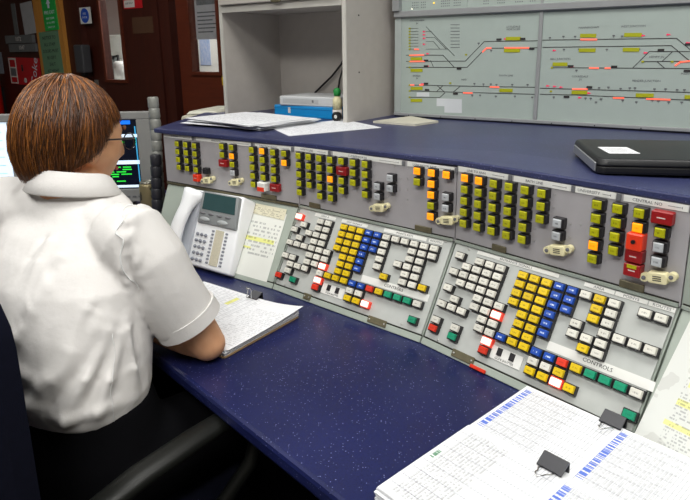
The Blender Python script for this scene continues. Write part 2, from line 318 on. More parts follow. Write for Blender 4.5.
UP0 = {
  'y': '0,1 0,2 0,3 0,4 1,1 1,2 1,3 1,4 2,1 2,2 2,3 2,4 5,3 5,4 6,2 6,4 8,0 8,1 8,2 8,3 8,4 9,1 9,2 9,3 10,1 10,2 10,3 10,4 11,4',
  'o': '6,3 9,4 11,3',
  'k': '3,1',
  'R': '5,2 10,0',
  'r': '2,0',
  'wr': '9,0',
  'w': '6,1',
  'C': '3,0 6,0',
}
UP1 = {
  'y': '0,0 0,1 0,2 0,3 0,4 1,1 1,2 1,3 1,4 2,0 2,1 2,2 2,3 2,4 3,0 3,1 3,3 3,4 4,1 4,2 4,4 5,2 5,3 5,4 6,1 6,2 6,3 6,4 10,3 11,1',
  'o': '3,2 10,4 11,0 11,2 11,3 11,4 12,4',
  'R': '4,3',
  'w': '7,1 7,2 8,2 8,3 12,1 12,2',
  'C': '7,0 12,0',
}
UP2 = {
  'y': '0,0 0,1 0,2 0,3 1,0 1,1 1,2 1,3 2,0 2,1 2,2 2,3 2,4 3,0 3,1 3,2 3,3 3,4 4,0 4,1 4,2 4,3 4,4 5,2 5,3 5,4 8,0 8,2 8,3 8,4 9,1 9,2 9,3 9,4 10,4 11,3',
  'o': '0,4 1,4 8,1 10,3',
  'big': '10,2',
  'R': '11,4',
  'r': '10,0 10,1',
  'w': '6,1 6,2 11,1 11,2',
  'C': '6,0 11,0',
}
# ------------------------------------------------------------------ the room shell
def struct(name, mb, m, **kw):
    o = obj(name, mb, m, **kw)
    if not kw.get('parent'): o['kind'] = 'structure'
    return o
M_FLOOR = mat('dark_carpet', (40, 38, 42), .95, var=.3, scale=60, bump=.2, bscale=400)
M_CEIL = mat('ceiling_paint', (206, 204, 198), .9, var=.04)
M_ROOM = mat('cream_wall_paint', (176, 170, 156), .85, var=.06)
def wood(name, c0, c1, sc=(2, 2, 14), rough=.45):
    k = NT(name); mp = k.n('ShaderNodeMapping'); k.link(k.coord(), mp.inputs[0]); mp.inputs['Scale'].default_value = sc
    n = k.noise(4, 6, mp.outputs[0], rough=.65); c = k.mix(n, lin(c0), lin(c1)); k.link(c, k.b.inputs['Base Color']); k.b.inputs['Roughness'].default_value = rough
    k.bump(n, .08); return k.m
M_WOOD = wood('dark_stained_wood', (42, 14, 10), (80, 32, 20), (9, 1.2, 9))
M_WOOD2 = wood('reddish_stained_wood', (70, 26, 14), (112, 48, 26), (1.5, 12, 9))
M_PINE = wood('orange_pine_post', (176, 110, 42), (222, 158, 74), (14, 1, 9))
M_CORR = mat('white_corridor_paint', (235, 236, 232), .8, var=.02)
M_GLASS = NT('window_glass'); M_GLASS.b.inputs['Transmission Weight'].default_value = 1; M_GLASS.b.inputs['Roughness'].default_value = 0
M_GLASS.b.inputs['IOR'].default_value = 1.02; M_GLASS = M_GLASS.m
FL = MB().box(-5, 4.5, -2.6, 8.5, -.05, 0); struct('floor', FL, M_FLOOR)
struct('ceiling', MB().box(-5, 4.5, -2.6, 8.5, CEIL, CEIL+.05), M_CEIL)
WB = wallframe((-1.64, 4.2, 0), -36)      # the dark timber partition at the back: x along it, y up, z towards us
def wbox(mb, x0, x1, z0, z1, d0, d1, mi=0): return mb.box(x0, x1, z0, z1, d0, d1, mi)
DH = 2.05
wb = MB()
for (a, b, z0, z1) in [(-3.2, -.2, 0, CEIL), (.6, .76, 0, CEIL), (1.5, 4.6, 0, CEIL), (-.2, .6, DH, CEIL), (.76, 1.5, DH, CEIL)]:
    wbox(wb, a, b, z0, z1, -.1, 0)
o = struct('wall_back', wb, M_WOOD); o.matrix_world = WB
bt = MB()
for x in (-2.9, -2.45, -2.0, -1.76): wbox(bt, x-.03, x+.03, 0, CEIL, 0, .012)
o2 = obj('cover_strip', bt, M_WOOD, o)
struct('wall_left', MB().box(-5, -4.95, -2.6, 8.5, 0, CEIL), M_ROOM)
struct('wall_right', MB().box(2.6, 2.65, -2.6, 3.0, 0, CEIL), M_ROOM)
struct('wall_front', MB().box(-5, 2.65, -2.6, -2.55, 0, CEIL), M_ROOM)
def door(name, wname, x0, x1, gx0, gx1, gz0, gz1, lab):
    dr = MB(); d0, d1 = -.075, -.03
    wbox(dr, x0+.01, gx0, .01, DH-.01, d0, d1); wbox(dr, gx1, x1-.01, .01, DH-.01, d0, d1)
    wbox(dr, gx0, gx1, .01, gz0, d0, d1); wbox(dr, gx0, gx1, gz1, DH-.01, d0, d1)
    o = struct(name, dr, M_WOOD2 if name == 'door_2' else M_WOOD); o.matrix_world = WB
    fm = MB()
    for a, b, c, d in ((gx0-.022, gx0, gz0-.02, gz1+.02), (gx1, gx1+.022, gz0-.02, gz1+.02), (gx0, gx1, gz0-.02, gz0), (gx0, gx1, gz1, gz1+.02)): wbox(fm, a, b, c, d, d1, d1+.012)
    obj('glazing_bead', fm, M_WOOD2, o)
    hd = MB(); hx = x0+.06 if name == 'door_1' else x1-.08
    hd.box(hx-.02, hx+.02, .95, 1.1, d1, d1+.006); hd.tube([(hx, 1.04, d1), (hx, 1.04, d1+.05), (hx+(.1 if name == 'door_1' else -.1), 1.04, d1+.055)], .009, 8)
    obj('door_handle', hd, M_SCREW, o)
    w = struct(wname, MB().box(gx0, gx1, gz0, gz1, -.056, -.05), M_GLASS); w.matrix_world = WB
    fr = MB()
    for a, b, c, d in ((x0-.05, x0, 0, DH+.05), (x1, x1+.05, 0, DH+.05), (x0, x1, DH, DH+.05)): wbox(fr, a, b, c, d, 0, .014)
    t = struct('trim_'+name[-1], fr, M_WOOD); t.matrix_world = WB
door('door_1', 'window_1', -.2, .6, .0, .21, 1.105, 1.93, '')
door('door_2', 'window_2', .76, 1.5, .895, 1.124, 1.166, 1.93, '')
# bright corridor beyond the door glass
cw = MB(); wbox(cw, -1.2, 3.2, 0, CEIL, -1.5, -1.45); wbox(cw, -1.25, -1.2, 0, CEIL, -1.5, -.1); wbox(cw, 3.2, 3.25, 0, CEIL, -1.5, -.1)
o = struct('wall_corridor', cw, M_CORR); o.matrix_world = WB
ko = MB().box(-1.15, -.42, 1.02, 1.06, -.92, -.28); ko.box(-1.13, -.44, .02, 1.02, -.90, -.32, 1)
t = obj('kitchen_counter', ko, [M_CORR, M_HOUSE]); t.matrix_world = WB; tag(t, 'white tea counter seen through the slim door window', 'counter')
t = obj('wall_cupboard', MB().box(-1.15, -.44, 1.425, 2.1, -.92, -.56).box(-1.145, -.80, 1.43, 2.095, -.56, -.54).box(-.79, -.445, 1.43, 2.095, -.56, -.54), M_CORR); t.matrix_world = WB
tag(t, 'white wall cupboard above the tea counter behind the slim door window', 'cupboard')
M_KETTLE = mat('grey_kettle', (120, 128, 130), .3, .5)
kt = thing('kettle', 'grey kettle on the counter behind the slim door window', 'kettle', WB @ Matrix.Translation((-.68, 1.06, -.50)))
rot = Matrix.Rotation(R(-90), 4, 'X')
obj('body', MB().lathe([(.001, 0), (.08, 0), (.085, .03), (.075, .14), (.05, .2), (.001, .205)], 18, 0, rot), M_KETTLE, kt, smooth=True)
obj('handle', MB().tube([(.06, .19, 0), (.12, .2, 0), (.13, .12, 0), (.09, .05, 0)], .011, 8), M_BLACK, kt, smooth=True)
obj('spout', MB().tube([(-.07, .1, 0), (-.12, .17, 0)], [.02, .012], 8), M_KETTLE, kt, smooth=True)
t = obj('storage_jar', MB().lathe([(.001, 0), (.05, 0), (.05, .13), (.045, .15), (.03, .16), (.001, .16)], 16, 0, rot), mat('white_jar', (214, 216, 214), .4), None, smooth=True)
t.matrix_world = WB @ Matrix.Translation((-.50, 1.06, -.47)); tag(t, 'white storage jar beside the grey kettle on the counter', 'jar')
cl = bpy.data.lights.new('corridor_lamp', 'AREA'); cl.energy = 55; cl.size = 1.2; cl.size_y = .3; cl.shape = 'RECTANGLE'; cl.color = (1, .98, .94)
lo = bpy.data.objects.new('corridor_lamp', cl); COL.objects.link(lo); lo.matrix_world = WB @ Matrix.Translation((.5, CEIL-.06, -.75)) @ Matrix.Rotation(R(-90), 4, 'X')
t = obj('corridor_light', MB().box(-.15, 1.15, CEIL-.05, CEIL, -.92, -.6), mat('corridor_diffuser', (240, 240, 235), .5, emit=2)); t.matrix_world = WB
tag(t, 'ceiling light of the corridor behind the back partition', 'light')
cp = thing('hanging_coat', 'dark grey coat hanging on the corridor wall behind the door with the poster', 'coat', WB @ Matrix.Translation((-.80, 1.40, -1.42)))
obj('coat_cloth', MB().rings([[(.13*w*math.cos(a*math.pi/8), y, .03+.05*w*math.sin(a*math.pi/8)) for a in range(16)] for w, y in ((.2, .12), (.75, .06), (.9, -.1), (.95, -.4), (1.05, -.75))]), mat('coat_wool', (48, 52, 58), .95), cp, smooth=True)
obj('coat_hook', MB().tube([(0, .16, 0), (0, .16, .05), (0, .19, .06)], .006, 6), M_SCREW, cp)
M_BLUEPOST = NT('blue_poster_print'); _k = M_BLUEPOST; _n = _k.noise(7, 3, _k.coord('Generated')); _k.link(_k.mix(_n, lin((120, 160, 225)), lin((222, 226, 236))), _k.b.inputs['Base Color']); M_BLUEPOST = _k.m
t = obj('corridor_poster', MB().box(-.67, -.53, 1.16, 1.42, -1.449, -1.445), M_BLUEPOST); t.matrix_world = WB
tag(t, 'blue and white poster on the corridor wall beyond the wider door window', 'poster')

# things fixed on the back partition
def plate(name, label, cat, x0, x1, z0, z1, m, d=.006, base=0, tilt=0):
    mm = WB @ Matrix.Translation(((x0+x1)/2, (z0+z1)/2, base)) @ Matrix.Rotation(R(tilt), 4, 'Z')
    t = thing(name, label, cat, mm); w, h = (x1-x0)/2, (z1-z0)/2
    obj('panel', MB().box(-w, w, -h, h, 0, d), m, t); return t
M_GREEN = mat('safety_green', (40, 176, 78), .5); M_GREENP = mat('faded_green_notice', (104, 142, 112), .7, var=.06)
M_RED = mat('sign_red', (196, 26, 36), .45); M_REDT = mat('dull_white', (214, 208, 204), .6)
post = struct('trim_3', MB().box(-.755, -.40, 0, CEIL, 0, .03), M_PINE); post.matrix_world = WB
t = plate('exit_sign', 'bright green safety sign with white lettering on the pine post', 'sign', -.62, -.44, 1.445, 1.69, M_GREEN, base=.03, tilt=2)
letter('FIRE EXIT', .034, M_WHITEINK, t, (0, .0, .0065)); letter('KEEP CLEAR', .02, M_WHITEINK, t, (0, -.04, .0065)); letter('AT ALL TIMES', .018, M_WHITEINK, t, (0, -.07, .0065)); letter('THANK YOU', .016, M_WHITEINK, t, (0, -.1, .0065))
obj('arrow', MB().prism([(-.012, .03), (.012, .03), (.012, .06), (.028, .06), (0, .095), (-.028, .06), (-.012, .06)], .006, .007), M_WHITEINK, t)
t = plate('paper_notice', 'faded green paper notice below the bright green safety sign', 'notice', -.715, -.45, 1.11, 1.44, M_GREENP, .002, .03, 2)
for i, w in enumerate(('NOTICE TO', 'ALL STAFF', 'DOORS MUST', 'BE KEPT', 'SHUT', 'AT NIGHT')): letter(w, .034, M_INK, t, (0, .12-i*.047, .0025))
t = plate('mandatory_sign', 'white square sign with a blue disc on the dark partition', 'sign', -.208, -.072, 1.478, 1.585, M_STRIP, .004, .0)
obj('blue_disc', MB().lathe([(.001, .004), (.048, .004), (.048, .006), (.001, .006)], 24), mat('sign_blue', (30, 80, 190), .5), t); letter('FIRE', .02, M_WHITEINK, t, (0, .012, .0063)); letter('DOOR', .02, M_WHITEINK, t, (0, -.012, .0063))
t = thing('soap_dispenser', 'grey wall box below the blue disc sign', 'dispenser', WB @ Matrix.Translation((-.172, 1.24, 0)))
obj('body', MB().box(-.05, .05, -.09, .1, 0, .07), mat('dull_grey_plastic', (66, 66, 70), .5), t, bevel=.01, seg=2); obj('nozzle', MB().box(-.02, .02, -.11, -.09, .02, .05), M_BLACK, t)
t = plate('fire_notice', 'small red and white notice high on the door right of the slim window', 'notice', .262, .455, 1.555, 1.66, M_RED, .003, -.03); obj('white_band', MB().box(-.09, .02, -.045, .0, .003, .0035), M_REDT, t); letter('FIRE DOOR', .026, M_WHITEINK, t, (-.0, .02, .0036)); letter('KEEP SHUT', .016, M_INK, t, (-.035, -.02, .0038))
t = plate('door_notice', 'dull brown notice on the dark door below the small red one', 'notice', .335, .56, 1.4, 1.5, mat('brown_notice', (84, 56, 38), .6), .003, -.03)
t = plate('window_poster', 'grey poster with a picture behind the wider door window', 'poster', .905, 1.112, 1.352, 1.8, mat('grey_poster', (188, 188, 192), .7), .002, -.062)
obj('picture', MB().box(-.085, .085, -.03, .09, .002, .0025), mat('poster_picture', (118, 120, 124), .7, var=.5, scale=60), t)
for i in range(6): obj('text_line', MB().box(-.085, .085-.02*(i % 3), -.075-i*.022, -.068-i*.022, .002, .0025), M_GREYINK, t)
t = plate('yellow_notice', 'yellow notice on the door edge beside the grey cabinet', 'notice', 1.135, 1.24, 1.09, 1.2, mat('sign_yellow', (214, 178, 40), .5), .003, -.03)
t = plate('yellow_notice', 'upper yellow notice of two beside the grey cabinet', 'notice', 1.135, 1.24, 1.215, 1.3, bpy.data.materials['sign_yellow'], .003, -.03)
# left cluster
t = plate('red_sign', 'red sign with white script lettering and a white side column at left', 'sign', -1.295, -.82, 1.047, 1.256, M_RED, .006, .0, -1)
obj('side_column', MB().box(-.232, -.115, -.1, .1, .006, .007), M_REDT, t); obj('red_square', MB().box(-.215, -.13, .03, .085, .007, .0075), M_RED, t); obj('dark_square', MB().box(-.215, -.13, -.04, .02, .007, .0075), M_GREYINK, t); obj('red_square', MB().box(-.215, -.13, -.09, -.05, .007, .0075), M_RED, t)
letter('Coke', .105, M_WHITEINK, t, (.155, .0, .0065), R(72)); obj('pull_mark', MB().box(-.04, -.015, .0, .05, .006, .007), M_INK, t); obj('badge', MB().lathe([(.001, .006), (.02, .006), (.02, .007), (.001, .007)], 16, 0, Matrix.Translation((-.0, -.07, 0))), M_REDT, t)
M_TICK = mat('grey_rack', (108, 110, 112), .6)
t = plate('token_board', 'grey label board of two rows above the red sign', 'board', -1.22, -.82, 1.30, 1.36, M_TICK, .02, .0); letter('1047', .045, M_REDT, t, (0, 0, .021))
t = plate('token_board', 'upper grey label board of two above the red sign', 'board', -1.25, -.84, 1.365, 1.425, M_TICK, .025, .0); letter('1072', .045, M_REDT, t, (0, 0, .026))
t = plate('pinned_paper', 'white sheet pinned up left of the pine post', 'paper', -.985, -.815, 1.43, 1.66, mat('dim_paper', (172, 172, 176), .8), .003, .0, 4)
t = plate('pinned_card', 'narrow grey card strip left of the pinned white sheet', 'paper', -1.13, -1.07, 1.43, 1.66, M_TICK, .004)
t = plate('pinned_card', 'pale blue grey sheet on the partition at the left edge', 'paper', -1.62, -1.4, 1.13, 1.30, mat('pale_sheet', (130, 138, 150), .8), .003)
fe = thing('fire_extinguisher', 'red fire extinguisher on the partition at the left edge', 'fire extinguisher', WB @ Matrix.Translation((-1.485, .62, .102)))
obj('cylinder', MB().lathe([(.001, 0), (.085, 0), (.09, .02), (.09, .46), (.06, .53), (.03, .55), (.001, .55)], 20, 0, rot), mat('extinguisher_red', (200, 30, 18), .35), fe, smooth=True)
obj('valve', MB().lathe([(.001, .55), (.03, .55), (.03, .59), (.001, .59)], 12, 0, rot), M_BLACK, fe); obj('lever', MB().box(-.03, .12, .585, .6, -.01, .01), M_BLACK, fe); obj('hose', MB().tube([(.03, .57, 0), (.11, .52, .0), (.11, .3, .03), (.1, .2, .03)], .012, 8), M_BLACK, fe, smooth=True)
obj('bracket', MB().box(-.04, .04, .2, .4, -.1, -.08), M_BLACK, fe)
# ------------------------------------------------------------------ ceiling fittings: they carry the light of the room
M_DIFF = mat('lit_diffuser', (250, 250, 245), .5, emit=3)
for i, (x, y, a, pw) in enumerate(FITTINGS):
    lab = ['fluorescent ceiling panel behind the camera', 'fluorescent ceiling panel above the console desk', 'fluorescent ceiling panel at the right of the console', 'fluorescent ceiling panel above the operator at left', 'unseen ceiling panel added to brighten the back partition'][i]
    t = thing('ceiling_light', lab, 'light', yaw((x, y, CEIL), a), 'ceiling light fittings')
    fr = MB()
    for b in ((-.62, .62, -.32, -.3), (-.62, .62, .3, .32), (-.62, -.6, -.3, .3), (.6, .62, -.3, .3)): fr.box(b[0], b[1], b[2], b[3], -.05, 0)
    obj('frame', fr, M_STRIP, t); obj('diffuser', MB().box(-.6, .6, -.3, .3, -.03, 0), M_DIFF, t)
    ld = bpy.data.lights.new('tube_lamp', 'AREA'); ld.shape = 'RECTANGLE'; ld.size = 1.15; ld.size_y = .55; ld.energy = pw; ld.color = (1, .985, .94)
    lo = bpy.data.objects.new('tube_lamp', ld); COL.objects.link(lo); lo.parent = t; lo.location = (0, 0, -.055)
# ------------------------------------------------------------------ desk and shelf
FT = [Vector((-.539, 1.575, .74)), Vector((-.173, 1.309, .74)), Vector((.138, 1.034, .74)), Vector((.394, .730, .74))]
a3 = R(-57); FT.append(FT[3]+Vector((math.cos(a3), math.sin(a3), 0))*.40)
def dir2(i): return (FT[i+1]-FT[i]).normalized()
def bk(u): return Vector((-u.y, u.x, 0))
def offs(d):      # console foot line pushed back by d, mitred
    out = []
    for i in range(5):
        if i == 0: out.append(FT[0]+bk(dir2(0))*d-dir2(0)*d*.35)
        elif i == 4: out.append(FT[4]+bk(dir2(3))*d)
        else:
            n = (bk(dir2(i-1))+bk(dir2(i))).normalized(); out.append(FT[i]+n*d/n.dot(bk(dir2(i))))
    return out
dk = thing('desk', 'dark blue speckled operator desk in front of the console', 'desk', (0, .9, 0))
back = [(p.x, p.y) for p in offs(.12)]
DP = [(.42, .15), (.02, .594), (-.369, 1.023), (-.56, 1.215), (-.8, 1.40), (-1.75, 1.9), (-1.75, 2.75), (-.5, 2.3), (-.5, 1.8)]+back+[(.82, .15)]
me = MB().prism(DP, .712, .74).mesh('top', .007, 2); obj('top', me, M_DESK, dk, world=True)
mp = MB(); q = offs(-.02)
for i in range(4): mp.hexa([(q[i].x, q[i].y, 0), (q[i+1].x, q[i+1].y, 0), (q[i+1].x+.015, q[i+1].y+.015, 0), (q[i].x+.015, q[i].y+.015, 0)], [(q[i].x, q[i].y, .712), (q[i+1].x, q[i+1].y, .712), (q[i+1].x+.015, q[i+1].y+.015, .712), (q[i].x+.015, q[i].y+.015, .712)])
obj('modesty_panel', mp, M_BLACK, dk, world=True)
for x, y in ((-1.68, 1.95), (-1.68, 2.68), (-.55, 2.24), (.76, .2)): obj('leg', MB().box(x-.03, x+.03, y-.03, y+.03, 0, .712), M_BLACK, dk, world=True)
ZS = 1.074
fr = offs(.1015); fr[0] = Vector((-.534, 1.682, 0))
SP = [(p.x, p.y) for p in fr]+[(1.45, 1.03), (.30, 1.89), (-.16, 2.42), (-.49, 2.12)]
SEC = offs(.26); RISE = [0, 0, .0045, .006, .006]
tv = [(p.x, p.y, ZS+r) for p, r in zip(fr, RISE)]+[(p.x, p.y, ZS) for p in SEC]+[(x, y, ZS) for x, y in SP[5:]]
tf = [(q, q+1, q+6, q+5) for q in range(4)]+[(4, 10, 9), (0, 5, 13), (5, 6, 7, 8, 9, 10, 11, 12, 13)]
nv = len(tv); ring_ = [0, 1, 2, 3, 4, 10, 11, 12, 13]
shm = MB().add(tv+[(x, y, z-.0125) for x, y, z in tv], tf+[tuple(nv+q for q in reversed(f)) for f in tf]+[(a+nv, b+nv, b, a) for a, b in zip(ring_, ring_[1:]+ring_[:1])])
sh = obj('console_shelf', shm.mesh('console_shelf', .003, 2), M_SHELF); tag(sh, 'dark blue speckled shelf running along the top of the console', 'shelf')

# ------------------------------------------------------------------ the console: four bays, each a key module below and a lamp module above
VT = .205
ST, CT = math.sin(R(60)), .5
BAYS = []
for i in range(4):
    u = dir2(i); b = bk(u); L = (FT[i+1]-FT[i]).length
    kl = -.35 if i == 0 else -math.tan((math.atan2(dir2(i-1).y, dir2(i-1).x)-math.atan2(u.y, u.x))/2)
    kr = 0 if i == 3 else math.tan((math.atan2(u.y, u.x)-math.atan2(dir2(i+1).y, dir2(i+1).x))/2)
    v = b*CT+Vector((0, 0, ST))
    BAYS.append(dict(u=u, b=b, L=L, kl=kl, kr=kr, M=frame(FT[i], u, v, u.cross(v)), MU=frame(FT[i]+v*VT+Vector((0, 0, 0)), u, (0, 0, 1), -b), MB_=frame(FT[i], u, b, (0, 0, 1))))
def bay_housing(B):    # in key-panel frame: wedge behind the face, .003 below it
    inv = B['M'].inverted() @ B['MB_']; g = .0015; mb = MB(); D = .20; h = VT*ST-.002
    def P(x, d, z): return tuple(inv @ Vector((x, d, z)))
    kl, kr, L = B['kl'], B['kr'], B['L']
    prof = [(0.004, 0), (VT*CT+.004, h), (D, h), (D, 0)]
    left = [P(kl*d+g, d, z) for d, z in prof]; right = [P(L+kr*d-g, d, z) for d, z in prof]
    n = 4; fs = [(0, 1, 2, 3), (7, 6, 5, 4)]+[(i, n+i, n+(i+1) % n, (i+1) % n) for i in range(n)]
    return mb.add(left+right, fs)
def face_poly(B, v0, v1, inset=.004):
    kl, kr, L = B['kl']*CT, B['kr']*CT, B['L']
    return [(kl*v0+inset, v0), (L+kr*v0-inset, v0), (L+kr*v1-inset, v1), (kl*v1+inset, v1)]
KEYMESH = {}
def key_mesh(kind, m, w=.0182, h=.0126, z0=.007, z1=.0135):
    if kind not in KEYMESH:
        me = MB().box(-w/2, w/2, -h/2, h/2, z0, z1, 0, None, .0012, .001).mesh('key_cap', .0006); me.materials.append(m); KEYMESH[kind] = me
    return KEYMESH[kind]
KB = MB().box(-.0205/2, .0205/2, -.0148/2, .0148/2, 0, .0088).mesh('key_body'); KB.materials.append(M_KEYBODY)
KBL = MB().box(-.0205/2, .0205/2, -.0148/2, .0148/2, 0, .0088).mesh('key_body'); KBL.materials.append(K_LIT2)
KC = dict(w=K_W, yel=K_Y, blue=K_B, red=K_R, green=K_G, lit=K_LIT)
def cells(s): return [tuple(int(x) for x in c.split(',')) for c in s.split()]
def key(parent, x, y, kind):
    b = obj('push_key', KBL if kind == 'lit' else KB, None, parent, (x, y, .0))
    obj('key_cap', key_mesh(kind, KC[kind]), None, b)
LOWLAB = ['grey console bay carrying the telephone and a white notes sheet', 'grey key panel with ivory, yellow and blue keys right of the telephone', 'grey key panel with ivory, yellow and blue keys nearest the large printed sheets', 'grey sloping console bay at the right edge carrying a yellow highlighted note']
LOWER = []
for i, B in enumerate(BAYS):
    t = thing('key_module', LOWLAB[i], 'control panel', B['M'], 'console key modules'); LOWER.append(t)
    obj('housing', bay_housing(B), M_HOUSE, t)
    sill = MB().prism(face_poly(B, .001, .0135, .0015), -.004, .0015); obj('sill', sill.mesh('sill', .001), M_HOUSE, t)
    obj('face_plate', MB().prism(face_poly(B, .0165, VT-.002), -.002, 0).mesh('face_plate', .0006), M_PANEL if i in (1, 2) else M_HOUSE, t)
    obj('joint_line', MB().prism(face_poly(B, .0135, .0165, .002), -.0035, -.0015), M_DARK, t)
    if i in (1, 2):
        u0, pu = ((.0132, .0235), (.022, .02283))[i-1]
        for kind, s in (LOW1, LOW2)[i-1].items():
            for a, b in cells(s): key(t, u0+pu*a, (b+.3)*.016, kind)
        # white engraved strips
        strips = [(.052, .116, .1915, .1992), (.135, .209, .1915, .1992), (.254, .361, .1922, .2), (.367, .399, .1922, .2)] if i == 1 else [(.05, .216, .1945, .201), (.261, .31, .1945, .201), (.312, .36, .1945, .201), (.362, .399, .1945, .201)]
        for q, (a, b, c, d) in enumerate(strips):
            s_ = obj('label_strip', MB().box(a, b, c, d, 0, .0012), M_STRIP, t)
            letter(['AREA A', 'EXIT SIGNALS', 'POINTS KEYS', 'ROUTES'][q] if i == 1 else ['ENTRANCE SIGNALS', 'AREA', 'POINTS', 'ROUTES'][q], .0055, M_GREYINK, s_, ((a+b)/2, (c+d)/2, .0013), squeeze=1.3)
        s_ = obj('label_strip', MB().box(.2375, .4045, .0785, .093, 0, .0014), M_STRIP, t)
        letter('CONTROLS', .0085, M_INK, s_, (.321, .0857, .0015), squeeze=1.05)
        s_ = obj('slot_plate', MB().box(.143, .206 if i == 1 else .206, .030, .0525, 0, .0015), M_STRIP, t)
        for x in (.1625, .187): obj('slot', MB().box(x-.0045, x+.0045, .0385, .0515, .0015, .0035), M_KEYBODY, s_)
        letter('CODE SHUTTER', .005, M_INK, s_, (.175, .0335, .0016))
        obj('slot_edge', MB().box(.1405, .1428, .029, .053, 0, .002), M_KEYBODY, t)
        for x, y in (((.404, .2005), (.364, .0225), (.034, .0195), (.0294, .197)) if i == 1 else ((.396, .2), (.03, .198), (.035, .02), (.34, .2))):
            obj('screw', MB().lathe([(.0001, 0), (.0022, 0), (.0022, .001), (.0001, .0015)], 8, 0, Matrix.Translation((x, y, 0))), M_SCREW, t)
        for a, b in (((.1, .123), (.285, .332)) if i == 1 else ((.074, .123),)):
            l_ = obj('latch', MB().box(a, b, .0045, .0185, .0015, .0035).mesh('latch', .001), M_BRONZE, t)
            for x in (a+.005, b-.005): obj('screw', MB().lathe([(.0001, .0035), (.0018, .0035), (.0018, .0045), (.0001, .005)], 8, 0, Matrix.Translation((x, .0115, 0))), M_SCREW, l_)
        if i == 2:
            obj('red_tab', MB().box(.119, .151, .0008, .0068, .0015, .006).mesh('red_tab', .001), K_R, t)
UPLAB = ['grey lamp panel with square lamps above the telephone', 'grey lamp panel with olive lamps and one wide red lamp at its middle', 'grey lamp panel with olive lamps and a stack of red lamps at its right', 'grey lamp panel at the far right end of the console']
UHS = [.1440, .1455, .1490, .1500]; UST = [0, .0025, .0062]
UPOS = [(.038, .0353, .040), (.0105, .0332, .0445), (.0225, .0317, .0445)]
UC = dict(y=I_Y, o=I_O, w=I_W, k=M_KEYBODY)
UB = MB().box(-.0086, .0112, -.0075, .0090, 0, .0112).mesh('lamp_body', .001); UB.materials.append(M_KEYBODY)
def ucap(kind, m):
    return key_mesh('u'+kind, m, .0150, .0143, .011, .0145)
UPPER = []
def key_switch(parent, x, z):
    t = obj('key_switch', MB().prism([(-.012, -.0085), (.012, -.0085), (.014, -.004), (.014, .004), (.012, .0085), (-.012, .0085), (-.014, .004), (-.014, -.004)], 0, .014).mesh('key_switch', .002, 2), M_IVORY, parent, (x, z, 0)); t.rotation_euler = (0, 0, R(7))
    for sx in (-1, 1):
        obj('lug', MB().lathe([(.002, .002), (.0065, .002), (.0065, .012), (.002, .012)], 12, 0, Matrix.Translation((sx*.019, sx*.003+.001, 0))), M_IVORY, t)
        obj('lug_screw', MB().lathe([(.0001, .012), (.003, .012), (.003, .014), (.0001, .0145)], 8, 0, Matrix.Translation((sx*.019, sx*.003+.001, 0))), M_GREYINK, t)
    for k in range(3): obj('label_line', MB().box(-.006, .006, -.004+k*.003, -.0028+k*.003, .014, .0144), M_INK, t)
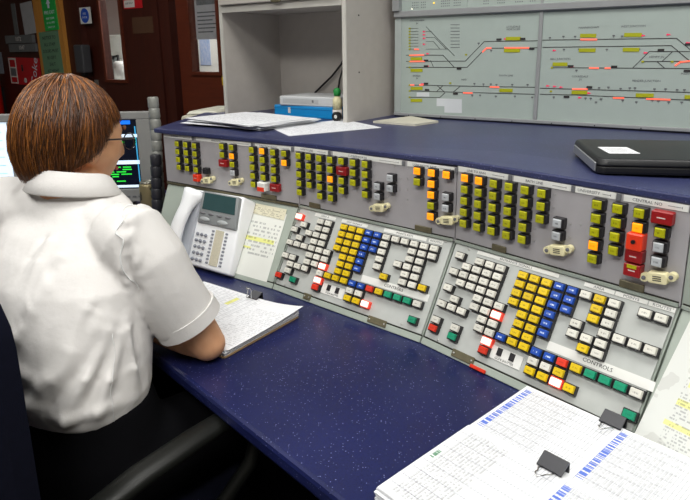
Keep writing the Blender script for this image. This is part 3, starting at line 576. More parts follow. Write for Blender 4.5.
for i, B in enumerate(BAYS):
    t = thing('lamp_module', UPLAB[i], 'control panel', B['MU'], 'console lamp modules'); UPPER.append(t)
    UH = UHS[i]; kl, kr, L = B['kl'], B['kr'], B['L']; d = VT*CT; D = .12; g = .001
    xl, xr = kl*d+g, L+kr*d-g
    mb = MB().hexa([(xl, .0, 0), (xl+kl*D, .0, -D), (xr+kr*D, .0, -D), (xr, .0, 0)], [(xl, UH, 0), (xl+kl*D, UH, -D), (xr+kr*D, UH, -D), (xr, UH, 0)])
    obj('case', MB().add(mb.v, [tuple(reversed(f)) for f in mb.f]).mesh('case'), M_HOUSE if i > 2 else M_UPANEL, t)
    obj('lower_lip', MB().box(xl+.002, xr-.002, .0, .005, 0, .004), M_BRONZE if i < 1 else M_HOUSE, t)
    obj('shadow_gap', MB().box(xl+.002, xr-.002, .005, .0075, 0, .0008), M_DARK, t)
    if i == 3: continue
    u0, pu, z0 = UPOS[i]
    for kind, s in (UP0, UP1, UP2)[i].items():
        for a, b in cells(s):
            x, z = u0+pu*a-.003, z0+.0217*b-(.007 if i == 0 and a < 4 else 0)-(.0052*(1-a/12) if i == 1 else 0)-(.0045*a/12 if i == 2 else 0)
            if kind in 'yowk' and len(kind) == 1:
                q = obj('lamp_unit', UB, None, t, (x, z, 0)); obj('lamp_cap', ucap(kind, UC[kind]), None, q)
            elif kind == 'R':
                q = obj('wide_red_lamp', MB().box(-.0145, .0145, -.0095, .0095, 0, .013).mesh('wide_red_lamp', .0015), I_R, t, (x, z, 0)); obj('legend', MB().box(-.006, .006, -.0007, .0007, .013, .0133), M_REDT, q)
            elif kind == 'r':
                m = I_RED if i == 0 else I_R
                q = obj('red_lamp', MB().box(-.0125 if i else -.010, .0125 if i else .010, -.0098, .0098, 0, .016).mesh('red_lamp', .0015), m, t, (x+(.0 if i else .0), z, 0)); obj('legend', MB().box(-.005, .005, -.0007, .0007, .016, .0163), M_REDT, q)
                if i == 2 and b == 0: obj('yellow_legend', MB().box(-.007, .007, .0035, .009, .016, .0166), I_Y, q)
            elif kind == 'big':
                q = obj('red_switch', MB().box(-.0118, .0118, -.0140, .0120, 0, .019).mesh('red_switch', .002), I_RED, t, (x, z+.002, 0)); obj('switch_button', MB().lathe([(.0001, .019), (.003, .019), (.003, .022), (.0001, .022)], 12), M_KEYBODY, q)
            elif kind == 'wr':
                q = obj('white_hooded_lamp', MB().box(-.013, .013, -.011, .011, 0, .022).mesh('white_hooded_lamp', .002), M_STRIP, t, (x, z, 0)); obj('red_front', MB().box(-.011, .011, -.011, -.001, .022, .023), I_RED, q)
            elif kind == 'C':
                key_switch(t, x+(.006 if i == 0 else .004), z-.002)
    # engraved strips under the shelf
    st = [[(-.03, .085, 'STATION'), (.103, .306, 'APPROACH'), (.321, .437, 'JUNCTION SIDING')], [(-.014, .092, 'NORTH LINE'), (.107, .295, 'CUMBERWORTH'), (.309, .417, 'LOW MOOR EAST')], [(-.004, .105, 'LINE TO ANN'), (.117, .223, 'BATH LINE'), (.227, .296, 'UNIVERSITY'), (.308, .398, 'CENTRAL NO')]][i]
    for q, (a, b, tx) in enumerate(st):
        s_ = obj('label_strip', MB().box(a, b, .1330+UST[i], .1425+UST[i], 0, .0015), M_STRIP, t)
        letter(tx, .0062, M_GREYINK, s_, ((a*.62+b*.38), .1378+UST[i], .0016), squeeze=1.1)
        obj('range_line', MB().box(a*.3+b*.7, b-.008, .1375+UST[i], .1381+UST[i], .0015, .0018), M_GREYINK, s_); obj('range_end', MB().box(b-.008, b-.0074, .1361+UST[i], .1395+UST[i], .0015, .0018), M_GREYINK, s_)
        obj('strip_joint', MB().box(b+.0015, b+.008, .1325+UST[i], .1425+UST[i], 0, .002), M_GREYINK, t)
    random.seed(i+3); pts = []
    occupied = {c for s in (UP0, UP1, UP2)[i].values() for c in cells(s)}
    nk = int((L-.03)/pu)
    for a in range(nk):
        for b in range(5):
            if (a, b) in occupied: pts.append((u0+pu*(a+.46), z0+.0217*(b-.1)))
            elif random.random() < .35: pts.append((u0+pu*a, z0+.0217*b))
    sm = MB().lathe([(.0001, 0), (.0012, 0), (.001, .0012), (.0001, .0015)], 6).mesh('pin'); sm.materials.append(M_SCREW)
    for x, z in pts:
        if x < L: obj('pin', sm, None, t, (x, z, 0))
    for a, b in ([[(.335, .385)], [(.33, .37), (.03, .065)], [(.315, .352), (.08, .11)]][i]):
        obj('latch', MB().box(a, b, .006, .018, 0, .004).mesh('latch', .001), M_BRONZE, t)

# ------------------------------------------------------------------ sheets lying on the telephone bay and on the right bay
def sheet(mb, c, nx=6, ny=6, lift=.0006, curl=0, mi=0, M=None):   # c: 4 corners (uv 00,10,11,01)
    c = [Vector(p) for p in c]
    def fn(a, b):
        p = c[0]*(1-a)*(1-b)+c[1]*a*(1-b)+c[2]*a*b+c[3]*(1-a)*b
        return p+Vector((0, 0, curl*(a*a*b*b)))
    mb.grid(nx, ny, fn, mi, M)
    return mb
def solid_sheet(c, m, th=.0004, **k):
    """a thin sheet with real thickness; c in local x,y,z; returns mesh with uv on its top"""
    mb = MB(); sheet(mb, c, **k); c = [Vector(p)-Vector((0, 0, th)) for p in c]
    sheet(mb, [c[1], c[0], c[3], c[2]], 1, 1)
    n = 4
    top = [Vector(p)+Vector((0, 0, th)) for p in c]
    if not k.get('curl'):
        for i in range(4): mb.add([top[i], c[i], c[(i+1) % 4], top[(i+1) % 4]], [(0, 1, 2, 3)])
    return mb
t = thing('notes_sheet', 'white instruction sheet right of the telephone', 'paper', BAYS[0]['M'])
obj('sheet', solid_sheet([(.292, .181, .0012), (.428, .181, .0012), (.4305, .008, .0012), (.296, .006, .0012)], 0), P_NOTE, t)
obj('torn_slip', solid_sheet([(.2975, .194, .0024), (.424, .1925, .0024), (.425, .165, .0024), (.297, .168, .0024)], 0), P_NOTET, t)
t = obj('highlighted_note', solid_sheet([(.012, .192, .0012), (.222, .196, .0012), (.222, .012, .0012), (.0, .01, .0012)], 0), P_NOTE3); t.matrix_world = BAYS[3]['M']
tag(t, 'stained white note with yellow highlighting at the right edge', 'paper')

# ------------------------------------------------------------------ telephone
ph = thing('telephone', 'white desk telephone with grey display leaning on the console bay', 'telephone', BAYS[0]['M'] @ Matrix.Translation((.131, .002, .0015)) @ Matrix.Diagonal((.97, 1, 1, 1)))
def pz(y): return .024+.028*(y/.19)
B_ = MB(); w0, w1 = .052, .203
B_.hexa([(.0, 0, 0), (.206, 0, 0), (.198, .193, 0), (.0, .19, 0)], [(.001, 0, .022), (.205, 0, .022), (.197, .193, .05), (.001, .19, .05)])
obj('body', B_.mesh('body', .006, 3), M_PLASTIC_W, ph, auto=True)
def onph(mb, x0, x1, y0, y1, d0, d1):  # box riding the sloped top
    return mb.hexa([(x0, y0, pz(y0)-.002+d0), (x1, y0, pz(y0)-.002+d0), (x1, y1, pz(y1)-.002+d0), (x0, y1, pz(y1)-.002+d0)], [(x0, y0, pz(y0)-.002+d1), (x1, y0, pz(y0)-.002+d1), (x1, y1, pz(y1)-.002+d1), (x0, y1, pz(y1)-.002+d1)])
hood = MB().hexa([(.055, .108, pz(.108)-.006), (.199, .108, pz(.108)-.006), (.192, .188, pz(.188)-.006), (.057, .188, pz(.188)-.006)], [(.055, .108, pz(.108)+.004), (.199, .108, pz(.108)+.004), (.192, .188, pz(.188)+.010), (.057, .188, pz(.188)+.010)])
dsp = obj('display_housing', hood.mesh('display_housing', .004, 2), M_PHONE_GREY, ph, auto=True)
def hz(y): return pz(y)+.004+.006*(y-.108)/.081
lc = MB().hexa([(.068, .143, hz(.143)-.002), (.188, .143, hz(.143)-.002), (.184, .184, hz(.184)-.002), (.069, .184, hz(.184)-.002)], [(.068, .143, hz(.143)+.0012), (.188, .143, hz(.143)+.0012), (.184, .184, hz(.184)+.0012), (.069, .184, hz(.184)+.0012)])
obj('lcd', lc, M_LCD, dsp)
for k in range(4):
    x = .073+k*.031
    obj('soft_key', MB().ball((x, .1335, hz(.1335)), .011, .0035, .003, 0, 12, 6), M_GREYINK, dsp, smooth=True)
for x in (.083, .15): obj('navigation_key', MB().ball((x, .119, hz(.119)), .020, .0065, .004, 0, 14, 6), mat('phone_key_grey', (160, 164, 166), .4), dsp, smooth=True)
M_PK = mat('phone_key', (128, 132, 142), .4)
pk = MB().ball((0, 0, 0), .0055, .0046, .003, 0, 10, 6).mesh('dial_key', smooth=True); pk.materials.append(M_PK)
for r_ in range(5):
    for c_ in range(3):
        y = .080-r_*.0158; x = .064+c_*.0155
        obj('dial_key', pk, None, ph, (x, y, pz(y)+.0005))
obj('memo_strip', onph(MB(), .127, .157, .012, .1, 0, .0012), mat('memo_paper', (196, 190, 170), .7, var=.25, scale=300), ph)
fk = MB().box(-.004, .004, -.0022, .0022, 0, .002).mesh('memory_key'); fk.materials.append(M_PK)
for r_ in range(10):
    for x in (.118, .168): y = .016+r_*.0088; obj('memory_key', fk, None, ph, (x, y, pz(y)-.002))
# handset along the left side: ear piece at the top, mouth piece at the bottom, arched grip
hs = MB(); P_ = []
for k in range(13):
    s_ = k/12; y = .180-.178*s_; e = abs(s_-.5)*2
    zz = .050+.016*(1-e*e); P_.append((.020-.004*(1-e), y, zz))
rr = [.012+.011*max(0, (abs(k/12-.5)*2-.55)/.45)**1.0 if abs(k/12-.5)*2 > .55 else .0125 for k in range(13)]
hs.tube(P_, [r*1.75 for r in rr], 14, flat=.62)
h_ = obj('handset', hs, M_PLASTIC_W, ph, smooth=True)
for y in (.166, .020): obj('ear_cup', MB().lathe([(.001, -.032), (.017, -.03), (.021, -.012), (.019, 0), (.001, .002)], 16, 0, Matrix.Translation((.024, y, .055))), M_PLASTIC_W, h_, smooth=True)
obj('cradle', MB().hexa([(.002, .004, .02), (.05, .004, .02), (.05, .188, .045), (.002, .188, .045)], [(.004, .006, .03), (.048, .006, .03), (.048, .186, .054), (.004, .186, .054)]), mat('cradle_grey', (178, 182, 190), .5), ph)
cv = []
for k in range(60):
    s_ = k/59; cv.append((-.004-.02*math.sin(s_*3)+.004*math.cos(k*1.9), .008+.10*s_, .006+.004*math.sin(k*1.9)))
obj('cord', MB().tube(cv, .0022, 6), M_PLASTIC_W, ph, smooth=True)
# ------------------------------------------------------------------ mimic board on the back of the shelf
MF = wallframe((.271, 1.832, 0), -35.5)
mb_ = thing('mimic_board', 'pale grey railway track diagram board standing at the back of the blue shelf', 'track diagram', MF @ Matrix.Translation((0, ZS, 0)))
TM[mb_.name] = MF
def mobj(name, mb, m, parent=None, **k):
    o = obj(name, mb, m, parent or mb_, world=False, **k)
    if not parent: o.location = (0, -ZS, 0)
    return o
M_MIMIC = mat('mimic_panel', (166, 178, 173), .5, var=.05, scale=30)
M_FRAME = mat('mimic_frame', (156, 158, 160), .4, .2, var=.08)
M_BLK = mat('track_black', (44, 40, 42), .6)
M_PLAT = mat('platform_yellow', (168, 170, 12), .5)
M_TRED = mat('lit_track_red', (255, 120, 96), .4, emit=.9, erg=(255, 92, 70))
M_DOTR = mat('signal_red', (226, 50, 90), .4, emit=.4)
mobj('panel', MB().box(-.112, .3085, 1.087, 1.373, -.012, 0), M_MIMIC); mobj('panel', MB().box(.3145, 1.1, 1.087, 1.373, -.012, 0), M_MIMIC)
mobj('divider', MB().box(.3075, .3175, 1.087, 1.374, -.012, .005).mesh('d', .001), M_FRAME)
mobj('bottom_rail', MB().box(-.135, 1.1, ZS+.004, 1.087, -.03, .008).mesh('d', .0015), M_FRAME)
mobj('base_strip', MB().box(-.135, 1.1, ZS, ZS+.004, -.03, .002), M_BLACK)  # thin black strip below the bottom rail
mobj('middle_rail', MB().box(-.135, 1.1, 1.373, 1.391, -.03, .012).mesh('d', .002), M_FRAME)
mobj('left_rail', MB().box(-.135, -.112, 1.087, 1.373, -.03, .003).mesh('d', .001), mat('pale_frame', (168, 176, 174), .45))
mobj('left_post', MB().box(-.135, -.112, 1.391, 1.8, -.03, .02).mesh('d', .001), M_FRAME)
for a, b in ((-.112, .0995), (.1005, .3085), (.3145, .62), (.621, 1.1)): mobj('upper_panel', MB().box(a, b, 1.391, 1.8, -.012, 0), M_MIMIC)
mobj('upper_divider', MB().box(.3085, .3145, 1.391, 1.8, -.012, .003), M_FRAME)
for x in (-.08, .03, .14, .25, .36, .47, .58, .69, .8): mobj('rail_screw', MB().lathe([(.0001, .008), (.0018, .008), (.0001, .0095)], 8, 0, Matrix.Translation((x, 1.081, 0))), M_BLK)
def line_mb(pts, w, d0=0, d1=.0009, mb=None):
    mb = mb or MB()
    for (x0, z0), (x1, z1) in zip(pts, pts[1:]):
        L = math.hypot(x1-x0, z1-z0)
        if L < 1e-6: continue
        nx, nz = -(z1-z0)/L*w/2, (x1-x0)/L*w/2; ex, ez = (x1-x0)/L*w/2*.5, (z1-z0)/L*w/2*.5
        mb.prism([(x0-nx-ex, z0-nz-ez), (x1-nx+ex, z1-nz+ez), (x1+nx+ex, z1+nz+ez), (x0+nx-ex, z0+nz-ez)], d0, d1)
    return mb
for q, pl in enumerate(M_tracks): mobj('track', line_mb(pl, .0009 if 9 <= q <= 16 or q > 25 else .0016), M_BLK)
for pl in M_tracks_thin: mobj('list_line', line_mb(pl, .0016), M_GREYINK)
for pl in M_red: mobj('lit_section', line_mb(pl, .0034, .0008, .0018), M_TRED)
for pl in M_yel: mobj('platform', line_mb(pl, .0092, 0, .0016), M_PLAT)
d_ = MB()
for x, z in M_ysm: d_.box(x-.003, x+.003, z-.0022, z+.0022, 0, .0016)
mobj('yellow_markers', d_, M_PLAT, kind='stuff')
for x, z in M_blk: mobj('train_describer', MB().box(x-.007, x+.007, z-.0026, z+.0026, 0, .0022), M_BLK)
d_ = MB()
for x, z in M_dots: d_.box(x-.0028, x+.0028, z-.0016, z+.0016, 0, .0014); d_.box(x-.0005, x+.0005, z-.005, z, 0, .001)
mobj('signal_marks', d_, M_GREYINK, kind='stuff')
d_ = MB()
for x, z in M_rdots: d_.lathe([(.0001, .0016), (.0024, .0016), (.0024, 0)], 8, 0, Matrix.Translation((x, z, 0))); d_.box(x+.002, x+.006, z-.0012, z+.0012, 0, .0012)
mobj('red_signals', d_, M_DOTR, kind='stuff')
for pl in M_white: mobj('taped_patch', MB().prism(list(reversed(pl)), 0, .0006), mat('taped_white', (206, 210, 214), .7))
for tx, (x, z) in M_txt: letter(tx, .0072, M_GREYINK, mb_, (x, z-ZS, .0004), squeeze=1.0)
d_ = MB(); random.seed(5)
for cx, n in ((-.075, 4), (-.045, 3), (.02, 5), (.06, 4), (.15, 3), (.19, 4), (.24, 4), (.28, 3), (.45, 5)):
    for a in range(n):
        for b in range(3): d_.box(cx+a*.006-.0012, cx+a*.006+.0012, 1.398+b*.007, 1.4004+b*.007, 0, .001)
mobj('upper_marks', d_, M_GREYINK, kind='stuff')
M_AMB = mat('amber_lamp', (255, 200, 60), .4, emit=1.2)
for x, z in ((-.0045, 1.4095), (.4, 1.414), (.82, 1.42)): mobj('amber_lamp', MB().box(x-.002, x+.002, z-.002, z+.002, 0, .002), M_AMB)
mobj('white_lamp', MB().box(-.079, -.0755, 1.3945, 1.3975, 0, .002), mat('white_lamp', (255, 250, 230), .4, emit=1.2))

# ------------------------------------------------------------------ grey cabinet and what stands in it
M_CAB = mat('grey_cabinet_laminate', (182, 176, 170), .55, var=.08, scale=30, bump=.03)
M_CABE = mat('cabinet_edge', (196, 193, 186), .5)
CB = yaw((.01, 1.745, ZS), -36)
cb = thing('open_cabinet', 'grey open-fronted cabinet standing on the blue shelf left of the track diagram', 'cabinet', CB)
W_, D_, H_ = .508, .285, .80
obj('left_side', MB().box(-W_, -W_+.012, .002, D_, 0, H_), M_CAB, cb); obj('right_side', MB().box(-.012, 0, .002, D_, 0, H_), M_CAB, cb)
obj('back_panel', MB().box(-W_+.012, -.012, D_-.01, D_, 0, H_), M_CAB, cb); obj('middle_shelf', MB().box(-W_+.012, -.012, .004, D_-.01, .332, .345), M_CAB, cb)
obj('top_panel', MB().box(-W_, 0, 0, D_, H_, H_+.012), M_CAB, cb)
for a in (-W_, -.0135): obj('edge_strip', MB().box(a, a+.0135, -.0015, .002, 0, H_), M_CABE, cb)
fp = obj('flap_door', MB().box(-W_+.014, -.0145, -.016, .002, .350, H_-.01).mesh('flap', .002), M_CAB, cb)
obj('front_rail', MB().box(-W_+.014, -.0145, -.003, .004, .328, .348), M_CABE, cb)
obj('flap_latch', MB().ball((-.245, -.017, .352), .022, .006, .007, 0, 14, 8), M_BRONZE, fp, smooth=True)
for z in (.14, .3): obj('shelf_hole', MB().box(-.0002, .0012, .06, .064, z, z+.004), M_DARK, cb)
M_BLUEBOX = mat('bright_blue_card', (16, 138, 206), .45)
t = thing('blue_box', 'flat bright blue box under the white box in the open cabinet', 'box', CB @ Matrix.Translation((-.2, .13, 0)))
obj('carton', MB().box(-.13, .108, -.08, .09, 0, .036).mesh('c', .002), M_BLUEBOX, t); obj('white_tab', MB().box(-.07, -.06, -.0806, -.08, .012, .03), M_REDT, t); obj('lid_line', MB().box(-.13, .108, -.0806, -.08, .026, .0272), mat('deep_blue_line', (10, 84, 150), .5), t)
t = thing('white_box', 'pale grey flat box on top of the bright blue box', 'box', CB @ Matrix.Translation((-.19, .12, .036)) @ Matrix.Rotation(R(3), 4, 'Z'))
obj('carton', MB().box(-.115, .10, -.07, .09, 0, .030).mesh('c', .003), mat('pale_box', (196, 198, 200), .5), t); obj('panel_groove', MB().box(-.10, .04, -.0706, -.07, .008, .022), mat('pale_box_groove', (176, 178, 180), .5), t); obj('badge', MB().box(.015, .022, -.0712, -.0706, .012, .02), M_GREYINK, t)
t = thing('adhesive_bottle', 'small cream bottle with a green cap beside the white box', 'bottle', CB @ Matrix.Translation((-.080, .06, 0)))
obj('bottle_body', MB().lathe([(.001, .03), (.014, .03), (.014, .06), (.007, .072), (.001, .072)], 14), M_IVORY, t, smooth=True); obj('bottle_base', MB().lathe([(.001, 0), (.015, 0), (.015, .03), (.001, .03)], 14), M_REDT, t, smooth=True); obj('cap', MB().lathe([(.001, .072), (.010, .072), (.012, .088), (.006, .095), (.001, .096)], 12), mat('green_cap', (24, 140, 60), .5), t, smooth=True)
t = thing('tape_roll', 'small black and white tape roll at the foot of the cream bottle', 'tape', CB @ Matrix.Translation((-.052, .025, .0145)) @ Matrix.Rotation(R(90), 4, 'X'))
obj('roll', MB().lathe([(.005, 0), (.014, 0), (.014, .012), (.005, .012), (.005, 0)], 16), M_BLACK, t); obj('core', MB().lathe([(.003, -.0005), (.0055, -.0005), (.0055, .0125), (.003, .0125), (.003, 0)], 14), M_STRIP, t)
t = obj('black_cable', MB().tube([(-.35, .265, .03), (-.325, .262, .063), (-.29, .262, .09), (-.25, .262, .12), (-.21, .262, .16), (-.16, .262, .24)], .0035, 8).tube([(-.225, .255, .05), (-.215, .258, .11), (-.195, .262, .17)], .003, 8), M_BLACK, None, smooth=True); t.matrix_world = CB; tag(t, 'black cable running up the back of the open cabinet', 'cable')
t = obj('black_adapter', MB().box(-.04, .03, -.02, .02, 0, .028).mesh('a', .006, 2), M_BLACK); t.matrix_world = CB @ Matrix.Translation((-.37, .2, 0)); tag(t, 'small black adapter at the back of the open cabinet left of the boxes', 'adapter')

# ------------------------------------------------------------------ papers and other things on the shelf
def lay(name, label, cat, corners, z, m, th=.0015, group=None, curl=0):
    c = sum((Vector((*p, 0)) for p in corners), Vector())/4; c.z = z
    t = thing(name, label, cat, c, group)
    loc = [Vector((p[0]-c.x, p[1]-c.y, th)) for p in corners]
    obj('sheet', solid_sheet(loc, 0, th, curl=curl), m, t); return t
K = 1.03
def sc(*p): return [(x*K, y*K) for x, y in p]
pst = thing('paper_stack', 'ragged stack of printed white sheets on the left end of the blue shelf', 'papers', (-.27, 1.76, ZS))
random.seed(11)
for k in range(9):
    z = .0003+.0022*k; rot_ = R(-38+random.uniform(-9, 9)); cx, cy = random.uniform(-.02, .02), random.uniform(-.02, .02)
    w, h = (.150, .112) if k < 8 else (.148, .11)
    cs = [(-w, -h), (w, -h), (w, h), (-w, h)]
    cs = [(cx+x*math.cos(rot_)-y*math.sin(rot_), cy+x*math.sin(rot_)+y*math.cos(rot_), z+.0015) for x, y in cs]
    obj('sheet', solid_sheet(cs, 0, .0014), P_LIST if k in (6, 8) else M_PAPER, pst)
lay('single_sheet', 'single printed white sheet lying right of the paper stack', 'paper', sc((-.133, 1.44), (.098, 1.575), (.0, 1.775), (-.20, 1.615)), ZS+.0003, P_LIST, .0012)
lay('beige_pad', 'flat beige pad of paper at the left foot of the track diagram', 'pad', sc((.19, 1.60), (.262, 1.665), (.20, 1.80), (.082, 1.685)), ZS+.0003, mat('beige_pad_paper', (206, 202, 186), .8), .006)
lp = thing('closed_laptop', 'black closed laptop with a white label on the right part of the blue shelf', 'laptop', yaw((.410, .953, ZS+.0035), -10.8))
def rr_(w, d, r, n=5, x0=0, y0=0):
    out = []
    for cx, cy, a in ((w-r, r, -90), (w-r, d-r, 0), (r, d-r, 90), (r, r, 180)):
        for k in range(n+1): out.append((x0+cx+r*math.cos(R(a+90*k/n)), y0+cy+r*math.sin(R(a+90*k/n))))
    return out
obj('base', MB().prism(rr_(.34, .225, .012), .002, .014).mesh('b', .002, 2), M_BLACK, lp, auto=True)
obj('lid', MB().prism(rr_(.342, .228, .014, x0=-.001, y0=-.001), .0148, .027, top=rr_(.336, .220, .016, x0=.002, y0=.003)).mesh('b', .003, 3), mat('laptop_lid', (22, 23, 26), .42), lp, auto=True)
obj('side_trim', MB().box(-.0035, .0, .012, .20, .004, .019).mesh('b', .001), mat('silver_trim', (150, 152, 156), .35, .5), lp)
obj('front_trim', MB().box(.012, .33, -.002, 0, .006, .012), M_BLACK, lp)
lb = obj('label', MB().box(-.025, .025, -.034, .034, 0, .0005), M_PAPER, lp, (.050, .088, .027)); lb.rotation_euler = (0, 0, R(4))
for k in range(4): obj('label_line', MB().box(-.018, .018-.006*(k % 2), -.022+k*.012, -.0210+k*.012, .0005, .0008), M_GREYINK, lb)
for x, y in ((.02, .02), (.32, .02), (.02, .2), (.32, .2)): obj('rubber_foot', MB().lathe([(.001, 0), (.006, 0), (.006, .003), (.001, .003)], 10, 0, Matrix.Translation((x, y, 0))), M_BLACK, lp)
# beige machine on its stand behind the left end of the shelf
M_BEIGE = mat('beige_machine', (196, 192, 174), .5)
dvM = yaw((-.615, 2.17, -.02), -36)
st = thing('machine_stand', 'grey stand behind the left end of the blue shelf', 'stand', dvM)
obj('stand_top', MB().box(-.02, .20, .0, .24, .93, .95), M_HOUSE, st)
for x in (0, .175):
    for y in (.01, .21): obj('leg', MB().box(x, x+.02, y, y+.02, 0, .93), M_HOUSE, st)
dv = thing('beige_machine', 'beige office machine with a sloping top beside the grey cabinet', 'office machine', dvM @ Matrix.Translation((0, 0, .95)))
obj('body', MB().hexa([(.0, .02, 0), (.195, .02, 0), (.195, .22, 0), (.0, .22, 0)], [(.005, .03, .125), (.19, .03, .14), (.19, .2, .155), (.015, .2, .145)]).mesh('b', .008, 3), M_BEIGE, dv, auto=True)
obj('lid', MB().hexa([(.02, .04, .13), (.18, .04, .14), (.18, .19, .15), (.03, .19, .143)], [(.03, .05, .142), (.17, .05, .15), (.17, .18, .16), (.04, .18, .152)]).mesh('b', .004, 2), mat('beige_lid', (214, 212, 196), .5), dv)
obj('front_slot', MB().box(.03, .16, .017, .02, .07, .078), M_DARK, dv); obj('front_badge', MB().box(.14, .175, .0175, .02, .03, .05), M_GREYINK, dv)

# ------------------------------------------------------------------ monitors, can and cable column on the left part of the desk
M_BEZEL = mat('grey_monitor_bezel', (142, 142, 140), .5)
M_SCR = mat('dark_screen', (6, 10, 22), .2, emit=.25, erg=(8, 22, 50))
def emitm(n, c, e): return mat(n, c, .4, emit=e)
E_BLUE = emitm('screen_blue', (20, 110, 235), .9); E_WHITE = emitm('screen_white', (215, 232, 250), .9); E_GRN = emitm('screen_green', (40, 210, 60), .9); E_CYAN = emitm('screen_cyan', (60, 160, 210), .6)
def monitor(label, M, w, h, light=False):
    t = thing('monitor', label, 'monitor', M, 'monitors on the left of the desk'); b = .02 if light else .046; z0 = .035
    fr = MB()
    for a in ((-w/2, w/2, z0, z0+b), (-w/2, w/2, z0+h-.025, z0+h), (-w/2, -w/2+b, z0+b, z0+h-.025), (w/2-b, w/2, z0+b, z0+h-.025)): fr.box(a[0], a[1], 0, .03, a[2], a[3])
    obj('bezel', fr.mesh('b', .003, 2), M_BEZEL, t)
    obj('rear_shell', MB().hexa([(-w/2+.01, .03, z0+.01), (w/2-.01, .03, z0+.01), (w/2-.08, .10, z0+.06), (-w/2+.08, .10, z0+.06)], [(-w/2+.01, .03, z0+h-.01), (w/2-.01, .03, z0+h-.01), (w/2-.08, .10, z0+h-.06), (-w/2+.08, .10, z0+h-.06)]), M_BEZEL, t)
    sx, s0, s1 = w/2-b, z0+b, z0+h-.025
    s_ = obj('screen', MB().box(-sx, sx, .006, .012, s0, s1), E_WHITE if light else M_SCR, t)
    def strip(a0, a1, b0, b1, m, nm='screen_band'): obj(nm, MB().box(a0, a1, .0052, .006, s0+(s1-s0)*b0, s0+(s1-s0)*b1), m, s_)
    if light:
        for k in range(9): strip(-sx+.01, sx-.02, .08+k*.1, .085+k*.1, E_CYAN, 'table_line')
    else:
        strip(-sx, sx-.02, .93, .985, E_BLUE, 'title_bar'); strip(-sx, sx, .745, .79, E_WHITE); strip(-sx, sx, .36, .415, E_WHITE); strip(-sx, sx, .02, .055, E_WHITE); strip(sx-.008, sx-.004, .0, .9, E_CYAN, 'scroll_bar')
        random.seed(3)
        strip(sx-.07, sx-.045, .665, .69, E_GRN, 'green_text'); strip(sx-.075, sx-.055, .88, .9, E_BLUE, 'blue_text')
        for k in range(7):
            x = -sx+.02
            while x < sx-.045:
                l = random.uniform(.012, .04)
                if random.random() < .8: strip(x, min(x+l, sx-.03), .105+k*.034, .122+k*.034, E_GRN, 'green_text')
                x += l+.008
    obj('neck', MB().box(-.04, .04, .05, .09, .01, z0+.12), M_BEZEL, t); obj('stand_foot', MB().prism(rr_(.22, .18, .05, x0=-.11, y0=-.02), 0, .014), M_BEZEL, t)
    for k in range(4): obj('menu_button', MB().box(w/2-.12+k*.02, w/2-.108+k*.02, -.002, 0, z0+.016, z0+.022), M_GREYINK, t)
    return t
monitor('grey monitor with green and white text just right of the operator head', yaw((-.875, 2.03, .74), 3), .43, .312)
monitor('grey monitor with a pale screen at the left edge', yaw((-1.287, 1.93, .74), 4), .43, .318, True)
can = thing('drink_can', 'gold and grey drink can standing before the monitor', 'can', (-.655, 1.95, .74))
k_ = NT('can_print'); n_ = k_.noise(26, 2, k_.coord()); k_.link(k_.mix(k_.math('GREATER_THAN', n_, .52), lin((150, 138, 104)), lin((84, 78, 66))), k_.b.inputs['Base Color']); k_.b.inputs['Metallic'].default_value = .5; k_.b.inputs['Roughness'].default_value = .35
obj('can_wall', MB().lathe([(.018, 0), (.026, .004), (.029, .012), (.029, .112), (.025, .122), (.001, .122)], 24), k_.m, can, smooth=True)
M_CAN = mat('can_top_silver', (178, 176, 164), .3, .8)
obj('rim', MB().lathe([(.020, .121), (.0255, .121), (.026, .125), (.024, .1265), (.022, .123), (.001, .1225)], 24), M_CAN, can, smooth=True); obj('pull_tab', MB().box(-.008, .008, -.004, .012, .1235, .125), M_CAN, can)
M_SPINE = mat('grey_flexible_conduit', (146, 147, 142), .4, .15)
cs = thing('cable_column', 'grey ribbed cable column between the monitor and the console', 'cable column', (-.583, 1.85, .74))
obj('foot_plate', MB().lathe([(.001, 0), (.04, 0), (.036, .01), (.001, .012)], 20), M_SPINE, cs)
sg = MB().lathe([(.001, .0), (.0145, .0), (.0165, .004), (.0165, .029), (.0145, .033), (.001, .033)], 18).mesh('segment', smooth=False); sg.materials.append(M_SPINE); smooth_by_angle(sg, 50)
for k in range(12): obj('segment', sg, None, cs, (-.003*math.sin(k*.5), 0, .012+k*.0331))
ds = thing('cable_column', 'dark leaning ribbed conduit below the corner of the blue shelf', 'cable column', (-.585, 1.80, .74))
sg2 = sg.copy(); sg2.materials.clear(); sg2.materials.append(mat('dark_conduit', (48, 48, 54), .45))
for k in range(7): obj('segment', sg2, None, ds, (.0+.002*k, 0, k*.0345))
# ------------------------------------------------------------------ binder clips, clipboard and the large printed sheets
def binder_clip(label, M, w, h=.012, hl=.034, lift=.010):
    t = thing('binder_clip', label, 'binder clip', M, 'black binder clips')
    b = MB(); pr = [(-.011, .0), (-.010, h), (-.007, h+.001), (.010, .003), (.010, .001), (-.007, h-.003), (-.009, h-.0035), (-.0085, -.003), (.008, -.0045), (.008, -.006), (-.0098, -.006)]
    n = len(pr); b.add([(-w/2, y, z) for y, z in pr]+[(w/2, y, z) for y, z in pr], [tuple(range(n)), tuple(range(2*n-1, n-1, -1))]+[(i, n+i, n+(i+1) % n, (i+1) % n) for i in range(n)])
    obj('clip_body', b, M_CLIP, t)
    s = w*.30
    obj('wire_handle', MB().tube([(-s*.8, .011, .0035), (-s*.9, .02, .006), (-s*.55, hl*.8, lift*.8), (-s*.5, hl, lift), (0, hl+.006, lift), (s*.5, hl, lift), (s*.55, hl*.8, lift*.8), (s*.9, .02, .006), (s*.8, .011, .0035)], .0011, 6), M_STEEL, t, smooth=True)
    return t
d2 = Vector((.667, -.744, 0)).normalized(); d1 = Vector((-d2.y, d2.x, 0))
